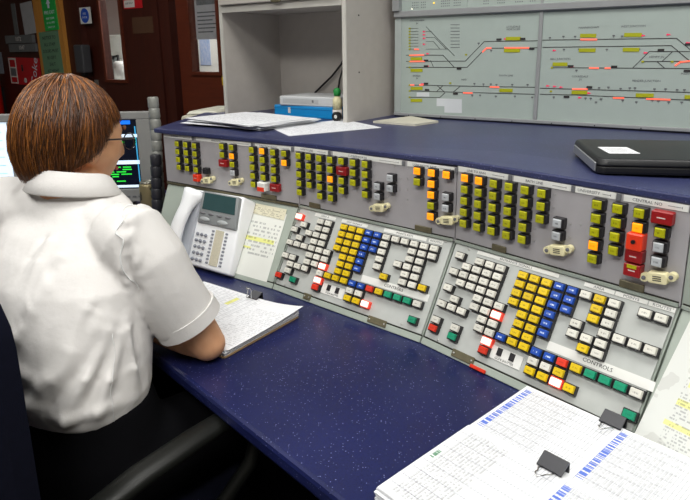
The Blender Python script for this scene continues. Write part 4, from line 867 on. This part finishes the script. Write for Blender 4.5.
def stackframe(o): return frame(o, d2, d1, (0, 0, 1))
KK = Vector((.2844, .849, .74))
def page_stack(label, o, w, l, th, mats, corner=False, seed=1):
    t = thing('printed_sheets', label, 'papers', stackframe(o), 'large printed sheets in binder clips')
    random.seed(seed); n = max(4, int(th/.0022)); dz = th/n
    for k in range(n):
        ox, oy = random.uniform(-.003, .001), random.uniform(-.004, .0005)
        if corner and k in (1, 2): ox -= .006
        obj('lower_sheet', MB().box(ox, w+ox, -l+oy, oy, dz*k, dz*k+dz*.86), M_CARDBOARD if corner and k in (1, 2) else M_PAPER, t)
    m = len(mats); h = w/m
    for q in range(m):
        obj('printed_page', solid_sheet([(h*q, -l, th+.0006), (h*q, 0, th+.0006), (h*(q+1), 0, th+.0006), (h*(q+1), -l, th+.0006)][0:4], 0, .0006), mats[q], t)
    return t
page_stack('stack of sheets printed with blue headed tables against the key panel', KK, .295, .152, .020, [P_TABLE, P_TABLE], True, 2)
page_stack('front stack of sheets printed with grey tables beside the desk edge', KK-d1*.1535, .295, .182, .022, [P_TABLE2, P_TABLE], False, 4)
binder_clip('black binder clip on the back edge of the blue headed sheets near the key panel', frame(KK+d2*.136+Vector((0, 0, .021)), -d2, -d1, (0, 0, 1)), .031)
binder_clip('black binder clip joining the two stacks of printed sheets', frame(KK-d1*.150+d2*.128+Vector((0, 0, .0235)), -d2, -d1, (0, 0, 1)), .034)
# clipboard and form under the operator's arm
pu_ = Vector((.236, -.171, 0)).normalized(); pv_ = Vector((-pu_.y, pu_.x, 0)); PO = Vector((-.457, 1.157, .74))
CF = frame(PO, pu_, pv_, (0, 0, 1))
t = thing('clipboard', 'brown hardboard clipboard under the sheets beside the operator elbow', 'clipboard', CF); obj('board', MB().prism(rr_(.296, .213, .008, x0=-.004, y0=-.003), 0, .004).mesh('b', .0008), M_CARDBOARD, t)
pp = thing('paper_pile', 'pile of printed white forms with yellow highlights beside the operator elbow', 'papers', CF @ Matrix.Translation((0, 0, .004)))
random.seed(9)
for k in range(6):
    ox, oy = random.uniform(-.003, .003), random.uniform(-.002, .003)
    obj('lower_sheet', MB().box(ox, .29+ox, oy, .208+oy, .0018*k, .0018*k+.0015), M_PAPER, pp)
obj('printed_form', solid_sheet([(0, .208, .0118), (0, 0, .0118), (.291, 0, .0118), (.291, .208, .0118)], 0, .0008), P_FORM, pp)
c_ = MB(); sheet(c_, [(.2, .0, .0123), (.296, .004, .0123), (.3, .2125, .0123), (.2, .208, .0123)], 8, 6, curl=.010); obj('curled_sheet', c_, P_LIST, pp)
binder_clip('small black binder clip on the far edge of the operator forms', frame(PO+pu_*.168+pv_*.207+Vector((0, 0, .015)), -pu_, -pv_, (0, 0, 1)), .026, .012, .02, .03)
# ------------------------------------------------------------------ operator chair
CHF = Vector((.62, .785, 0)).normalized(); CHR = Vector((CHF.y, -CHF.x, 0))
CHO = Vector((-.455, .955, 0))
CHM = frame(CHO, CHR, CHF, (0, 0, 1))
M_NAVY = mat('navy_chair_fabric', (11, 13, 28), .95, var=.25, scale=90, bump=.2, bscale=600, spec=.15)
M_CHB = mat('black_chair_plastic', (20, 21, 19), .42, bump=.05, bscale=300, spec=.3)
ch = thing('operator_chair', 'navy fabric swivel chair with black looped armrests under the operator', 'chair', CHM)
obj('seat', MB().prism(rr_(.44, .44, .09, 6, -.22, -.23), .44, .52, top=rr_(.42, .42, .09, 6, -.21, -.22)).mesh('s', .015, 3), M_NAVY, ch, auto=True)
bk_ = MB(); rs = []
NB = 30
def backring(s_):   # cushion outline shrunk by s_
    out = []
    for x, y in rr_(.43-2*s_, .50-2*s_, .13-s_*.5, 7, -.215+s_, s_): out.append((x, y))
    return out
def backpt(x, z, d): return (x, -.205-.06*(1-(x/.26)**2)+.02+d-.04*max(0, (z-.25))/.25*0, .56+z)
for s_, d in ((.02, -.03), (.0, -.015), (.0, .012), (.03, .03)): rs.append([backpt(x, z, d) for x, z in backring(s_)])
bk_.rings(rs); obj('backrest', bk_, M_NAVY, ch, auto=True)
obj('back_post', MB().tube([(0, -.1, .42), (0, -.27, .43), (0, -.315, .52), (0, -.31, .80)], .022, 10), M_CHB, ch, smooth=True)
def armrest(sx):
    a = MB(); x = sx*.252
    a.tube([(x*.98, -.17, .655), (x*1.02, -.14, .682), (x*1.03, -.08, .694), (x*1.02, .02, .697), (x*1.0, .11, .694), (x*.99, .155, .68)], [.02, .024, .026, .026, .024, .018], 12, flat=.62)
    o = obj('armrest', a, M_CHB, ch, smooth=True)
    obj('arm_loop', MB().tube([(x*.99, .15, .682), (x*1.0, .165, .65), (x*.99, .14, .58), (x*.9, .06, .50), (x*.7, .0, .448), (x*.4, -.02, .44)], .013, 10), M_CHB, o, smooth=True)
    obj('arm_strut', MB().tube([(x*.98, -.165, .66), (x*.97, -.18, .60), (x*.9, -.12, .50), (x*.7, -.06, .448)], .013, 10), M_CHB, o, smooth=True)
armrest(1); armrest(-1)
obj('gas_column', MB().lathe([(.001, .09), (.03, .09), (.03, .28), (.022, .29), (.022, .435), (.001, .435)], 16), M_CHB, ch, smooth=True)
obj('seat_plate', MB().box(-.1, .1, -.12, .1, .42, .44), M_CHB, ch)
for k in range(5):
    a = R(72*k+20); c, s_ = math.cos(a), math.sin(a)
    lg = obj('base_leg', MB().tube([(0, 0, .10), (c*.15, s_*.15, .09), (c*.27, s_*.27, .068)], [.025, .02, .014], 8), M_CHB, ch, smooth=True)
    obj('caster', MB().lathe([(.001, -.02), (.02, -.02), (.027, -.012), (.027, .012), (.02, .02), (.001, .02)], 14, 0, Matrix.Translation((c*.27, s_*.27, .027)) @ Matrix.Rotation(a+1.2, 4, 'Z') @ Matrix.Rotation(R(90), 4, 'X')), M_BLACK, lg, smooth=True)

# ------------------------------------------------------------------ the operator
def remesh(mb, voxel, it=3, fac=.5):
    me = mb.mesh('raw'); o = bpy.data.objects.new('raw', me); COL.objects.link(o)
    m = o.modifiers.new('r', 'REMESH'); m.mode = 'VOXEL'; m.voxel_size = voxel; m.use_smooth_shade = True
    m2 = o.modifiers.new('s', 'SMOOTH'); m2.factor = fac; m2.iterations = it
    dg = bpy.context.evaluated_depsgraph_get(); out = bpy.data.meshes.new_from_object(o.evaluated_get(dg))
    bpy.data.objects.remove(o); bpy.data.meshes.remove(me); out.polygons.foreach_set('use_smooth', [True]*len(out.polygons))
    return out
k = NT('skin'); o_ = k.coord(); n_ = k.noise(30, 4, o_); k.link(k.mix(n_, lin((200, 142, 104)), lin((226, 174, 134))), k.b.inputs['Base Color']); k.b.inputs['Roughness'].default_value = .5
k.b.inputs['Subsurface Weight'].default_value = .08; k.b.inputs['Subsurface Radius'].default_value = (.01, .004, .002); k.bump(k.noise(400, 3, o_), .12); M_SKIN = k.m
k = NT('white_shirt_cloth'); o_ = k.coord(); k.b.inputs['Base Color'].default_value = lin((214, 211, 209))+(1,); k.b.inputs['Roughness'].default_value = .85; k.bump(k.math('ADD', k.math('MULTIPLY', k.noise(900, 2, o_), .15), k.noise(38, 3, o_)), .28, .006); M_SHIRT = k.m
M_TROUS = mat('black_trousers', (7, 7, 10), .95, var=.2, spec=.1)
BF = Vector((.54, .84, 0)).normalized(); BR = Vector((BF.y, -BF.x, 0)); UP = Vector((0, 0, 1))
BASE = Vector((-.455, .925, 0))
ps = thing('person', 'person with auburn hair in a white shirt seated at the desk, leaning on one elbow', 'person', BASE)
def ell(c, a, b, rgt=BR, fwd=BF, n=28, sq=2.3, tilt=0):
    out = []
    for i in range(n):
        t = 2*math.pi*i/n; ct, st_ = math.cos(t), math.sin(t)
        x = math.copysign(abs(ct)**(2/sq), ct)*a; y = math.copysign(abs(st_)**(2/sq), st_)*b
        out.append(Vector(c)+rgt*x+fwd*y+UP*(tilt*y))
    return out
# joints
NECK = Vector((-.495, 1.07, 1.035)); SHR = Vector((-.346, .952, .972)); SHL = Vector((-.638, 1.09, 1.0))
ELR = Vector((-.258, .985, .778)); WRR = Vector((-.448, 1.10, .785)); ELL_ = Vector((-.66, 1.33, .780)); WRL = Vector((-.585, 1.35, .778))
HC = Vector((-.502, 1.11, 1.124)); HF = Vector((.61, .79, 0)).normalized(); HR = Vector((HF.y, -HF.x, 0)); HU = UP.copy()
tq = Matrix.Rotation(R(-9), 3, HR); HF2 = tq @ HF; HU2 = tq @ UP     # head tipped forward a little
HM = frame(HC, HR, HF2, HU2)
def head_mb(mb):
    nu, nv = 64, 44; rs = []
    for i in range(nv+1):
        th = math.pi*i/nv; r = []
        for j in range(nu):
            a = 2*math.pi*j/nu; st_ = max(math.sin(th), .015); dx, dy, dz = st_*math.cos(a), st_*math.sin(a), -math.cos(th)
            x, y, z = dx*.069, dy*.09, dz*.107; lo = max(0, -dz)
            x *= 1-.30*lo**1.6
            if dy < 0: y *= 1-.35*lo
            else: y *= 1-.04*lo
            f = max(0, dy)
            g = lambda cx, cz, wx, wz: math.exp(-((dx-cx)/wx)**2-((dz-cz)/wz)**2)*(1 if dy > 0 else 0)
            y += .020*g(0, -.20, .13, .13)+.010*g(0, -.02, .09, .16)          # nose
            y -= .007*(g(.36, .06, .16, .12)+g(-.36, .06, .16, .12))           # sockets
            y += .004*(g(.3, .22, .25, .08)+g(-.3, .22, .25, .08))             # brow
            y += .005*(g(0, -.46, .26, .06)+g(0, -.56, .22, .06))-.003*g(0, -.51, .3, .02)
            y += .008*g(0, -.80, .3, .14)
            x += math.copysign(.004, dx)*(math.exp(-((abs(dx)-.75)/.2)**2-((dz+.2)/.15)**2) if dy > 0 else 0)
            r.append((x, y, z))
        rs.append(r)
    mb.rings(rs, 0, HM)
    for sx in (-1, 1):
        mb.ball((sx*.070, -.006, -.012), .009, .018, .030, 0, 12, 8, HM); mb.ball((sx*.073, -.012, -.005), .008, .013, .02, 0, 10, 8, HM)
def hand_mb(mb, w, d, side, curl):
    """w wrist, d pointing direction, side = direction of the thumb"""
    d = d.normalized(); side = (side-d*side.dot(d)).normalized(); dn = d.cross(side)
    if dn.z > 0: dn = -dn
    pal = w+d*.045
    rs = []
    for s_, a, b in ((-.012, .024, .019), (.0, .026, .018), (.03, .036, .015), (.06, .040, .013), (.085, .038, .011), (.093, .032, .008)):
        c = w+d*s_+dn*(.004*s_/.09); rs.append([c+side*(math.cos(2*math.pi*i/14)*a)+dn*(math.sin(2*math.pi*i/14)*b) for i in range(14)])
    mb.rings(rs)
    for q, (off, l) in enumerate(((.028, .068), (.0095, .076), (-.0095, .071), (-.027, .056))):
        p = w+d*.082+side*off; pts = [p-d*.02]; dd = d+side*(off*2.2); 
        for sgm, cl in ((.45, curl*.5), (.32, curl), (.23, curl*1.1)):
            p2 = p+dd.normalized()*(l*sgm); pts.append(p); p = p2; dd = (dd.normalized()+dn*math.tan(cl)).normalized()
        pts.append(p); mb.tube(pts, [.0085, .0088, .0082, .0076, .0062], 10)
    b0 = w+d*.022+side*.022; t1 = (d*.75+side*.75+dn*.2).normalized(); t2 = (d*.95+side*.25+dn*.2).normalized()
    mb.tube([b0-t1*.015, b0+t1*.012, b0+t1*.034, b0+t1*.034+t2*.026, b0+t1*.034+t2*.044], [.013, .0125, .0105, .0098, .0075], 10)
bd = MB(); head_mb(bd)
bd.tube([HC-HU2*.03-HF2*.012, HC-HU2*.075-HF2*.014, NECK+UP*.01, NECK-UP*.05], [.054, .053, .058, .075], 18)
# trunk (inside the clothes)
TR = [(.60, -.455, .925, .135, .095), (.70, -.455, .925, .125, .09), (.80, -.468, .952, .128, .09), (.90, -.485, .995, .14, .09), (.97, -.49, 1.045, .125, .075), (1.01, -.495, 1.062, .10, .06)]
bd.rings([ell((x, y, z), a, b) for z, x, y, a, b in TR])
for sh_, el, wr, s_ in ((SHR, ELR, WRR, 1), (SHL, ELL_, WRL, -1)):
    tip = (el-(sh_+wr)*.5).normalized()*.012
    bd.tube([sh_, sh_*.6+el*.4, sh_*.2+el*.8, el+tip*.5], [.050, .045, .039, .034], 16)
    bd.tube([el+tip, el*.85+wr*.15, el*.6+wr*.4, el*.15+wr*.85, wr], [.029, .036, .035, .026, .023], 16)
    bd.ball(el+tip*.8, .033, .033, .030, 0, 14, 10)
    hd = (wr-el).normalized(); hd.z = -.05
    hand_mb(bd, wr+hd*.005, hd, UP*.55+(BF if s_ > 0 else -BF)*.8, .45)
# legs
HIPR = BASE+BR*.08+UP*.60; HIPL = BASE-BR*.08+UP*.60
LEG = []
for hip, s_ in ((HIPR, 1), (HIPL, -1)):
    kn = hip+CHF*.40+CHR*s_*.03-UP*.03; an = kn-UP*.47+CHF*.02; LEG.append((hip, kn, an))
    bd.tube([hip, hip*.5+kn*.5, kn, kn*.5+an*.5, an], [.07, .062, .05, .045, .034], 14)
    bd.tube([an+UP*.0, an-UP*.045+CHF*.03, an-UP*.06+CHF*.13], [.034, .035, .026], 12)
obj('body', remesh(bd, .0042, 4), M_SKIN, ps, world=True)
# face details
M_EYE = mat('eye_white', (225, 222, 218), .25); M_IRIS = mat('eye_iris', (70, 86, 80), .2); M_LIP = mat('lips', (190, 100, 90), .5)
for sx in (-1, 1):
    e = obj('eye', MB().ball((sx*.026, .070, .008), .0115, .0115, .0095, 0, 14, 10, HM), M_EYE, ps, world=True, smooth=True)
    obj('iris', MB().ball((sx*.026, .0795, .007), .0048, .0028, .0048, 0, 10, 8, HM), M_IRIS, e, smooth=True)
    obj('eyebrow', MB().tube([(sx*.012, .089, .026), (sx*.026, .087, .031), (sx*.042, .077, .027)], [.003, .0036, .002], 8, 0, HM), mat('brow_hair', (96, 54, 26), .8), ps, world=True, smooth=True)
obj('mouth', MB().tube([(-.022, .076, -.053), (-.008, .0845, -.051), (.008, .0845, -.051), (.022, .076, -.053)], [.001, .0038, .0038, .001], 8, 0, HM), M_LIP, ps, world=True, smooth=True)
# glasses
M_GL = mat('dark_metal_frame', (58, 54, 56), .3, .6)
g = MB()
for sx in (-1, 1):
    g.rings([[HM @ Vector((sx*.031+math.cos(a)*(.021+.0012*math.cos(b)), .096-abs(math.cos(a)*.0)+.0012*math.sin(b)-.004*max(0, sx*math.cos(a)), .004+math.sin(a)*(.016+.0012*math.cos(b)))) for b in [2*math.pi*q/6 for q in range(6)]] for a in [2*math.pi*q/22 for q in range(22)]], closed=True)
    g.tube([(sx*.052, .092, .010), (sx*.064, .080, .011), (sx*.0735, .03, .008), (sx*.0755, -.004, .004)], .0016, 6, 0, HM)
g.tube([(-.010, .096, .006), (0, .099, .009), (.010, .096, .006)], .0013, 6, 0, HM)
gl = obj('glasses', g, M_GL, ps, world=True, smooth=True)
for sx in (-1, 1): obj('lens', MB().lathe([(.0001, 0), (.0205, 0), (.0205, .0008), (.0001, .001)], 20, 0, HM @ Matrix.Translation((sx*.031, .0955, .004)) @ Matrix.Rotation(R(-90), 4, 'X') @ Matrix.Diagonal((1, .78, 1, 1))), M_GLASS, gl)
# hair: a short bob, a shaped shell with strands over it
def hair_len(az):
    az = abs(az); pts = [(0, -.045), (35, -.043), (58, -.036), (70, -.016), (82, .012), (100, .036), (120, .054), (150, .066), (180, .070)]
    for (a, l), (b, m_) in zip(pts, pts[1:]):
        if az <= b: return l+(m_-l)*(az-a)/(b-a)
    return pts[-1][1]
def hair_pt(az, t, off=0.0):
    """az degrees from the brow, positive to the right; t 0 at the crown, 1 at the tips"""
    L = hair_len(az); a = R(az); rx, ry, rz = .083+off, .098+off, .119+off
    sx, sy = math.sin(a), math.cos(a)
    qtr = .165      # arc from crown to ear level
    tot = qtr+L; s_ = t*tot
    if s_ < qtr:
        th = s_/qtr*math.pi/2; k_ = math.sin(th)**.92; z = rz*math.cos(th)
    else:
        dz = s_-qtr; k_ = 1-.5*(dz/.08)**2*.55*(1 if abs(az) > 60 else .3); z = -dz
    return Vector((sx*rx*k_, sy*ry*k_-.010-.010*(1-k_ if s_ < qtr else 0), z-.004))
hb = MB(); NA = 64; rs = []
for t_ in [.02, .1, .2, .3, .4, .5, .6, .7, .8, .88, .94, 1.0]:
    rs.append([HM @ (hair_pt(-180+360*i/NA, t_)*(1+.012*math.sin(i*2.3+t_*2)*t_)) for i in range(NA)])
for t_, o_ in ((.985, -.008), (.93, -.016), (.7, -.02), (.35, -.02), (.05, -.02)): rs.append([HM @ hair_pt(-180+360*i/NA, t_, o_) for i in range(NA)])
hb.rings(rs)
def hair_mat(name, use_rand=True):
    k = NT(name)
    if use_rand:
        rnd = k.n('ShaderNodeNewGeometry').outputs['Random Per Island']
    else: rnd = k.noise(60, 3, k.coord())
    rp = k.n('ShaderNodeValToRGB'); k.link(rnd, rp.inputs[0]); e = rp.color_ramp.elements
    e[0].position = 0; e[0].color = lin((44, 24, 10))+(1,); e[1].position = 1; e[1].color = lin((178, 112, 46))+(1,)
    x = rp.color_ramp.elements.new(.45); x.color = lin((88, 48, 20))+(1,); x = rp.color_ramp.elements.new(.8); x.color = lin((122, 71, 28))+(1,)
    k.link(rp.outputs[0], k.b.inputs['Base Color']); k.b.inputs['Roughness'].default_value = .38; k.b.inputs['Specular IOR Level'].default_value = .6
    return k.m
hr = obj('hair', hb, hair_mat('auburn_hair_base', False), ps, world=True, smooth=True)
random.seed(21); sm_ = MB()
for q in range(4200):
    az = random.uniform(-180, 180); t0 = random.choice((.02, .05, .12, .25, .4))*random.uniform(.4, 1.2); t1 = min(1.02, t0+random.uniform(.45, .95)); off = random.uniform(-.001, .0045); w = random.uniform(.0006, .0013)
    da = random.uniform(-14, 14); ph_ = random.random()*6; P0 = []
    for i in range(8):
        f = i/7; t_ = t0+(t1-t0)*f; P0.append(HM @ (hair_pt(az+da*f+2*math.sin(ph_+f*4), min(t_, 1.03), off+.001*math.sin(ph_+f*5))))
    rs = []
    for i in range(8):
        tg = (P0[min(i+1, 7)]-P0[max(i-1, 0)]).normalized(); nrm = (P0[i]-HC).normalized(); sd = tg.cross(nrm).normalized(); nrm = sd.cross(tg)
        ww = w*(1-.75*(i/7)**2) if i else w*.5
        rs.append([P0[i]+sd*ww, P0[i]+nrm*ww*.8, P0[i]-sd*ww])
    sm_.rings(rs)
obj('hair_strands', sm_, hair_mat('auburn_hair'), hr, smooth=True, kind='stuff')
# shirt
sb = MB()
SH = [(.700, -.465, .925, .120, .090), (.715, -.465, .925, .132, .101), (.74, -.465, .925, .138, .107), (.79, -.469, .937, .142, .108), (.85, -.477, .961, .147, .109), (.91, -.485, .993, .160, .11), (.95, -.492, 1.02, .152, .104), (.98, -.497, 1.042, .142, .092), (1.01, -.494, 1.06, .128, .076), (1.03, -.497, 1.07, .086, .068), (1.045, -.498, 1.075, .066, .064)]
sb.rings([ell((x, y, z), a, b, tilt=.12 if z > .98 else 0) for z, x, y, a, b in SH])
def sleeve(sh_, el):
    ax = (el-sh_); a0 = sh_+(NECK-sh_)*.28-UP*.012
    e = sh_+ax*.75-BF*.002
    sb.tube([a0, sh_*.92+NECK*.08+UP*.0, sh_+ax*.18, sh_+ax*.42-BF*.006, e], [.058, .064, .062, .060, .057], 20)
    sb.tube([NECK-UP*.045, NECK*.5+sh_*.5-UP*.022, sh_-UP*.008], [.05, .052, .056], 16)
    return e
eR = sleeve(SHR, ELR); eL = sleeve(SHL, ELL_)
sm2 = remesh(sb, .005, 3)
import numpy as np
def body_at(z, ang, k=1.0):
    for (z0, x0, y0, a0, b0), (z1, x1, y1, a1, b1) in zip(SH, SH[1:]):
        if z0 <= z <= z1:
            f = (z-z0)/(z1-z0); return Vector((x0+(x1-x0)*f, y0+(y1-y0)*f, z))+BR*(math.cos(R(ang))*(a0+(a1-a0)*f)*k)+BF*(math.sin(R(ang))*(b0+(b1-b0)*f)*k)
RC = SHR-BR*.002; RA = (BR*.85+BF*.5+UP*.2).normalized()
co = np.empty(len(sm2.vertices)*3); sm2.vertices.foreach_get('co', co); co = co.reshape(-1, 3)
no = np.empty(len(sm2.vertices)*3); sm2.vertices.foreach_get('normal', no); no = no.reshape(-1, 3)
disp = np.zeros(len(co))
wob = np.array([[noise.noise(Vector(p)*11), noise.noise(Vector(p)*11+Vector((7, 1, 3))), noise.noise(Vector(p)*11+Vector((2, 9, 5)))] for p in co])
cw_ = co+wob*.012
def fold(p, q, w, h):
    """a soft ridge (h above, or valley h below the cloth) from p to q, fading towards q"""
    global disp
    p, q = np.array(p), np.array(q); d = q-p; L2 = d@d
    t = np.clip(((cw_-p)@d)/L2, 0, 1); dist = np.linalg.norm(cw_-(p+t[:, None]*d), axis=1)
    disp += 1.75*h*np.exp(-(dist/w)**2)*(1-.75*t)*np.clip(t*6+.35, 0, 1)
def bfold(z0, a0, z1, a1, w, h):
    m = body_at((z0+z1)/2, (a0+a1)/2); p, q = body_at(z0, a0), body_at(z1, a1)
    fold(p, m, w, h); fold(m, q, w, h*.75)
for a in [(.875, -20, .735, -82, .013, .009), (.868, -14, .74, -48, .011, .010), (.86, -8, .73, -24, .010, .008), (.872, -18, .74, -64, .008, -.008), (.862, -11, .735, -35, .008, -.008), (.86, 0, .74, 10, .011, .008), (.855, 4, .75, 20, .008, -.006),
          (.93, -52, .80, -105, .018, .006), (.96, -46, .85, -84, .014, .005), (.945, -49, .83, -94, .010, -.005), (.745, -130, .752, -60, .010, .007), (.768, -125, .775, -70, .010, -.006), (.80, -120, .79, -60, .013, .006), (.74, -50, .748, -8, .009, .006), (.99, -70, .93, -82, .007, -.004), (.985, -62, .92, -72, .009, .004), (.90, -30, .80, -50, .012, .006), (.90, -26, .82, -40, .008, -.005)]: bfold(*a)
arm_ = (ELR-SHR); au = arm_.normalized(); ab = -BF; pit = RC-UP*.055-BF*.040+BR*.02
for (p, q, w, h) in [(pit, SHR+arm_*.62-BF*.055, .009, .006), (pit+UP*.01, SHR+arm_*.42-BF*.05+UP*.03, .010, .007), (pit+UP*.025, RC-BF*.05+UP*.05+BR*.04, .009, .005), (pit, SHR+arm_*.52-BF*.06+UP*.01, .007, -.006), (SHR+arm_*.3-BF*.05+UP*.03, SHR+arm_*.68-BF*.02+BR*.045, .011, .004), (SHR+arm_*.45+BR*.05, SHR+arm_*.7-BF*.05, .009, -.003)]: fold(p, q, w, h)
q_ = co-np.array(RC); pl = q_@np.array(RA); rad = np.linalg.norm(q_-pl[:, None]*np.array(RA), axis=1); ok_ = 1/(1+np.exp((rad-.092)/.005))
fine = np.array([noise.noise(Vector(p)*60) for p in co]); broad = np.array([noise.noise(Vector((p[0]*8+p[2]*6, p[1]*8, p[2]*6))) for p in co])
lowz = np.clip((.99-co[:, 2])/.15, .15, 1)
disp += -.010*np.exp(-(pl/.0075)**2)*ok_*np.clip((1.01-co[:, 2])/.06, .3, 1)+.003*np.exp(-((pl-.016)/.008)**2)*ok_+.0055*np.exp(-((pl-.012)/.014)**2)*fine*ok_+.006*broad*lowz
co = co+no*disp[:, None]
sm2.vertices.foreach_set('co', co.reshape(-1))
sm2.update()
srt = obj('shirt', sm2, M_SHIRT, ps, world=True)
# sleeve hems, collar, seams
def ringtube(c, ax, r, w, th, tiltv=None):
    ax = ax.normalized(); a = ax.orthogonal().normalized(); b = ax.cross(a); mb = MB(); n = 56
    prof = [(0, 0), (th, 0), (th, w), (0, w)]
    mb.rings([[c+ax*(z)+(a*math.cos(2*math.pi*i/n)+b*math.sin(2*math.pi*i/n))*(r+dr) for dr, z in prof] for i in range(n)], closed=True)
    return mb
for e, sh_, el in ((eR, SHR, ELR), (eL, SHL, ELL_)):
    obj('sleeve_hem', ringtube(e-(el-sh_).normalized()*.014, el-sh_, .0535, .024, .0062), M_SHIRT, srt, auto=True)
col = MB(); n = 40; rs = []
def colpt(i, r, z, dn=0):
    t_ = 2*math.pi*i/n; open_ = max(0, math.sin(t_))**3
    return NECK+BR*(math.cos(t_)*r*1.02)+BF*(math.sin(t_)*r+.004)+UP*(z-.035*open_+.012*(-math.sin(t_)))
prof = [(.068, -.014), (.063, .006), (.060, .017), (.062, .021), (.066, .019), (.075, .002), (.086, -.016), (.084, -.019), (.072, -.004)]
col.rings([[colpt(i, r, z+.019) for r, z in prof] for i in range(n)], closed=True)
obj('collar', col, M_SHIRT, srt, smooth=True)
M_SEAM = mat('shirt_seam', (222, 222, 222), .9, var=.02)
def surf_line(pts, r, name='seam'):
    bm = bmesh.new(); bm.from_mesh(sm2); from mathutils.bvhtree import BVHTree; T = BVHTree.FromBMesh(bm); bm.free(); P_ = []
    for p in pts:
        h_, nn, _, _ = T.find_nearest(Vector(p)); P_.append(h_+nn*.0002)
    obj(name, MB().tube(P_, r, 6), M_SEAM, srt, smooth=True)
surf_line([body_at(.712+i*.009, -14, 1.1) for i in range(17)], .0006)
ca, axs = RC, RA; a_ = axs.orthogonal().normalized(); b_ = axs.cross(a_)
surf_line([ca+(a_*math.cos(2*math.pi*i/36)+b_*math.sin(2*math.pi*i/36))*.072 for i in range(37)], .0012, 'armhole_seam')
# trousers and shoes
tb = MB(); tb.rings([ell((BASE.x, BASE.y, z), a, b) for z, a, b in ((.525, .13, .115), (.56, .155, .12), (.64, .150, .113), (.725, .126, .096))])
for hip, kn, an in LEG: tb.tube([hip-CHF*.02, hip*.5+kn*.5, kn, kn*.55+an*.45, an+UP*.02], [.082, .076, .064, .058, .056], 16)
obj('trousers', remesh(tb, .008, 3), M_TROUS, ps, world=True)
for hip, kn, an in LEG:
    c = Vector((an.x, an.y, 0)); obj('shoe', MB().rings([[c+CHF*y+CHR*(math.cos(q*math.pi/8)*w)+UP*(h*.5+math.sin(q*math.pi/8)*h*.5) for q in range(16)] for y, w, h in ((-.07, .02, .05), (-.055, .036, .075), (.0, .042, .085), (.08, .047, .06), (.15, .044, .045), (.185, .02, .03))]), M_BLACK, ps, world=True, smooth=True)
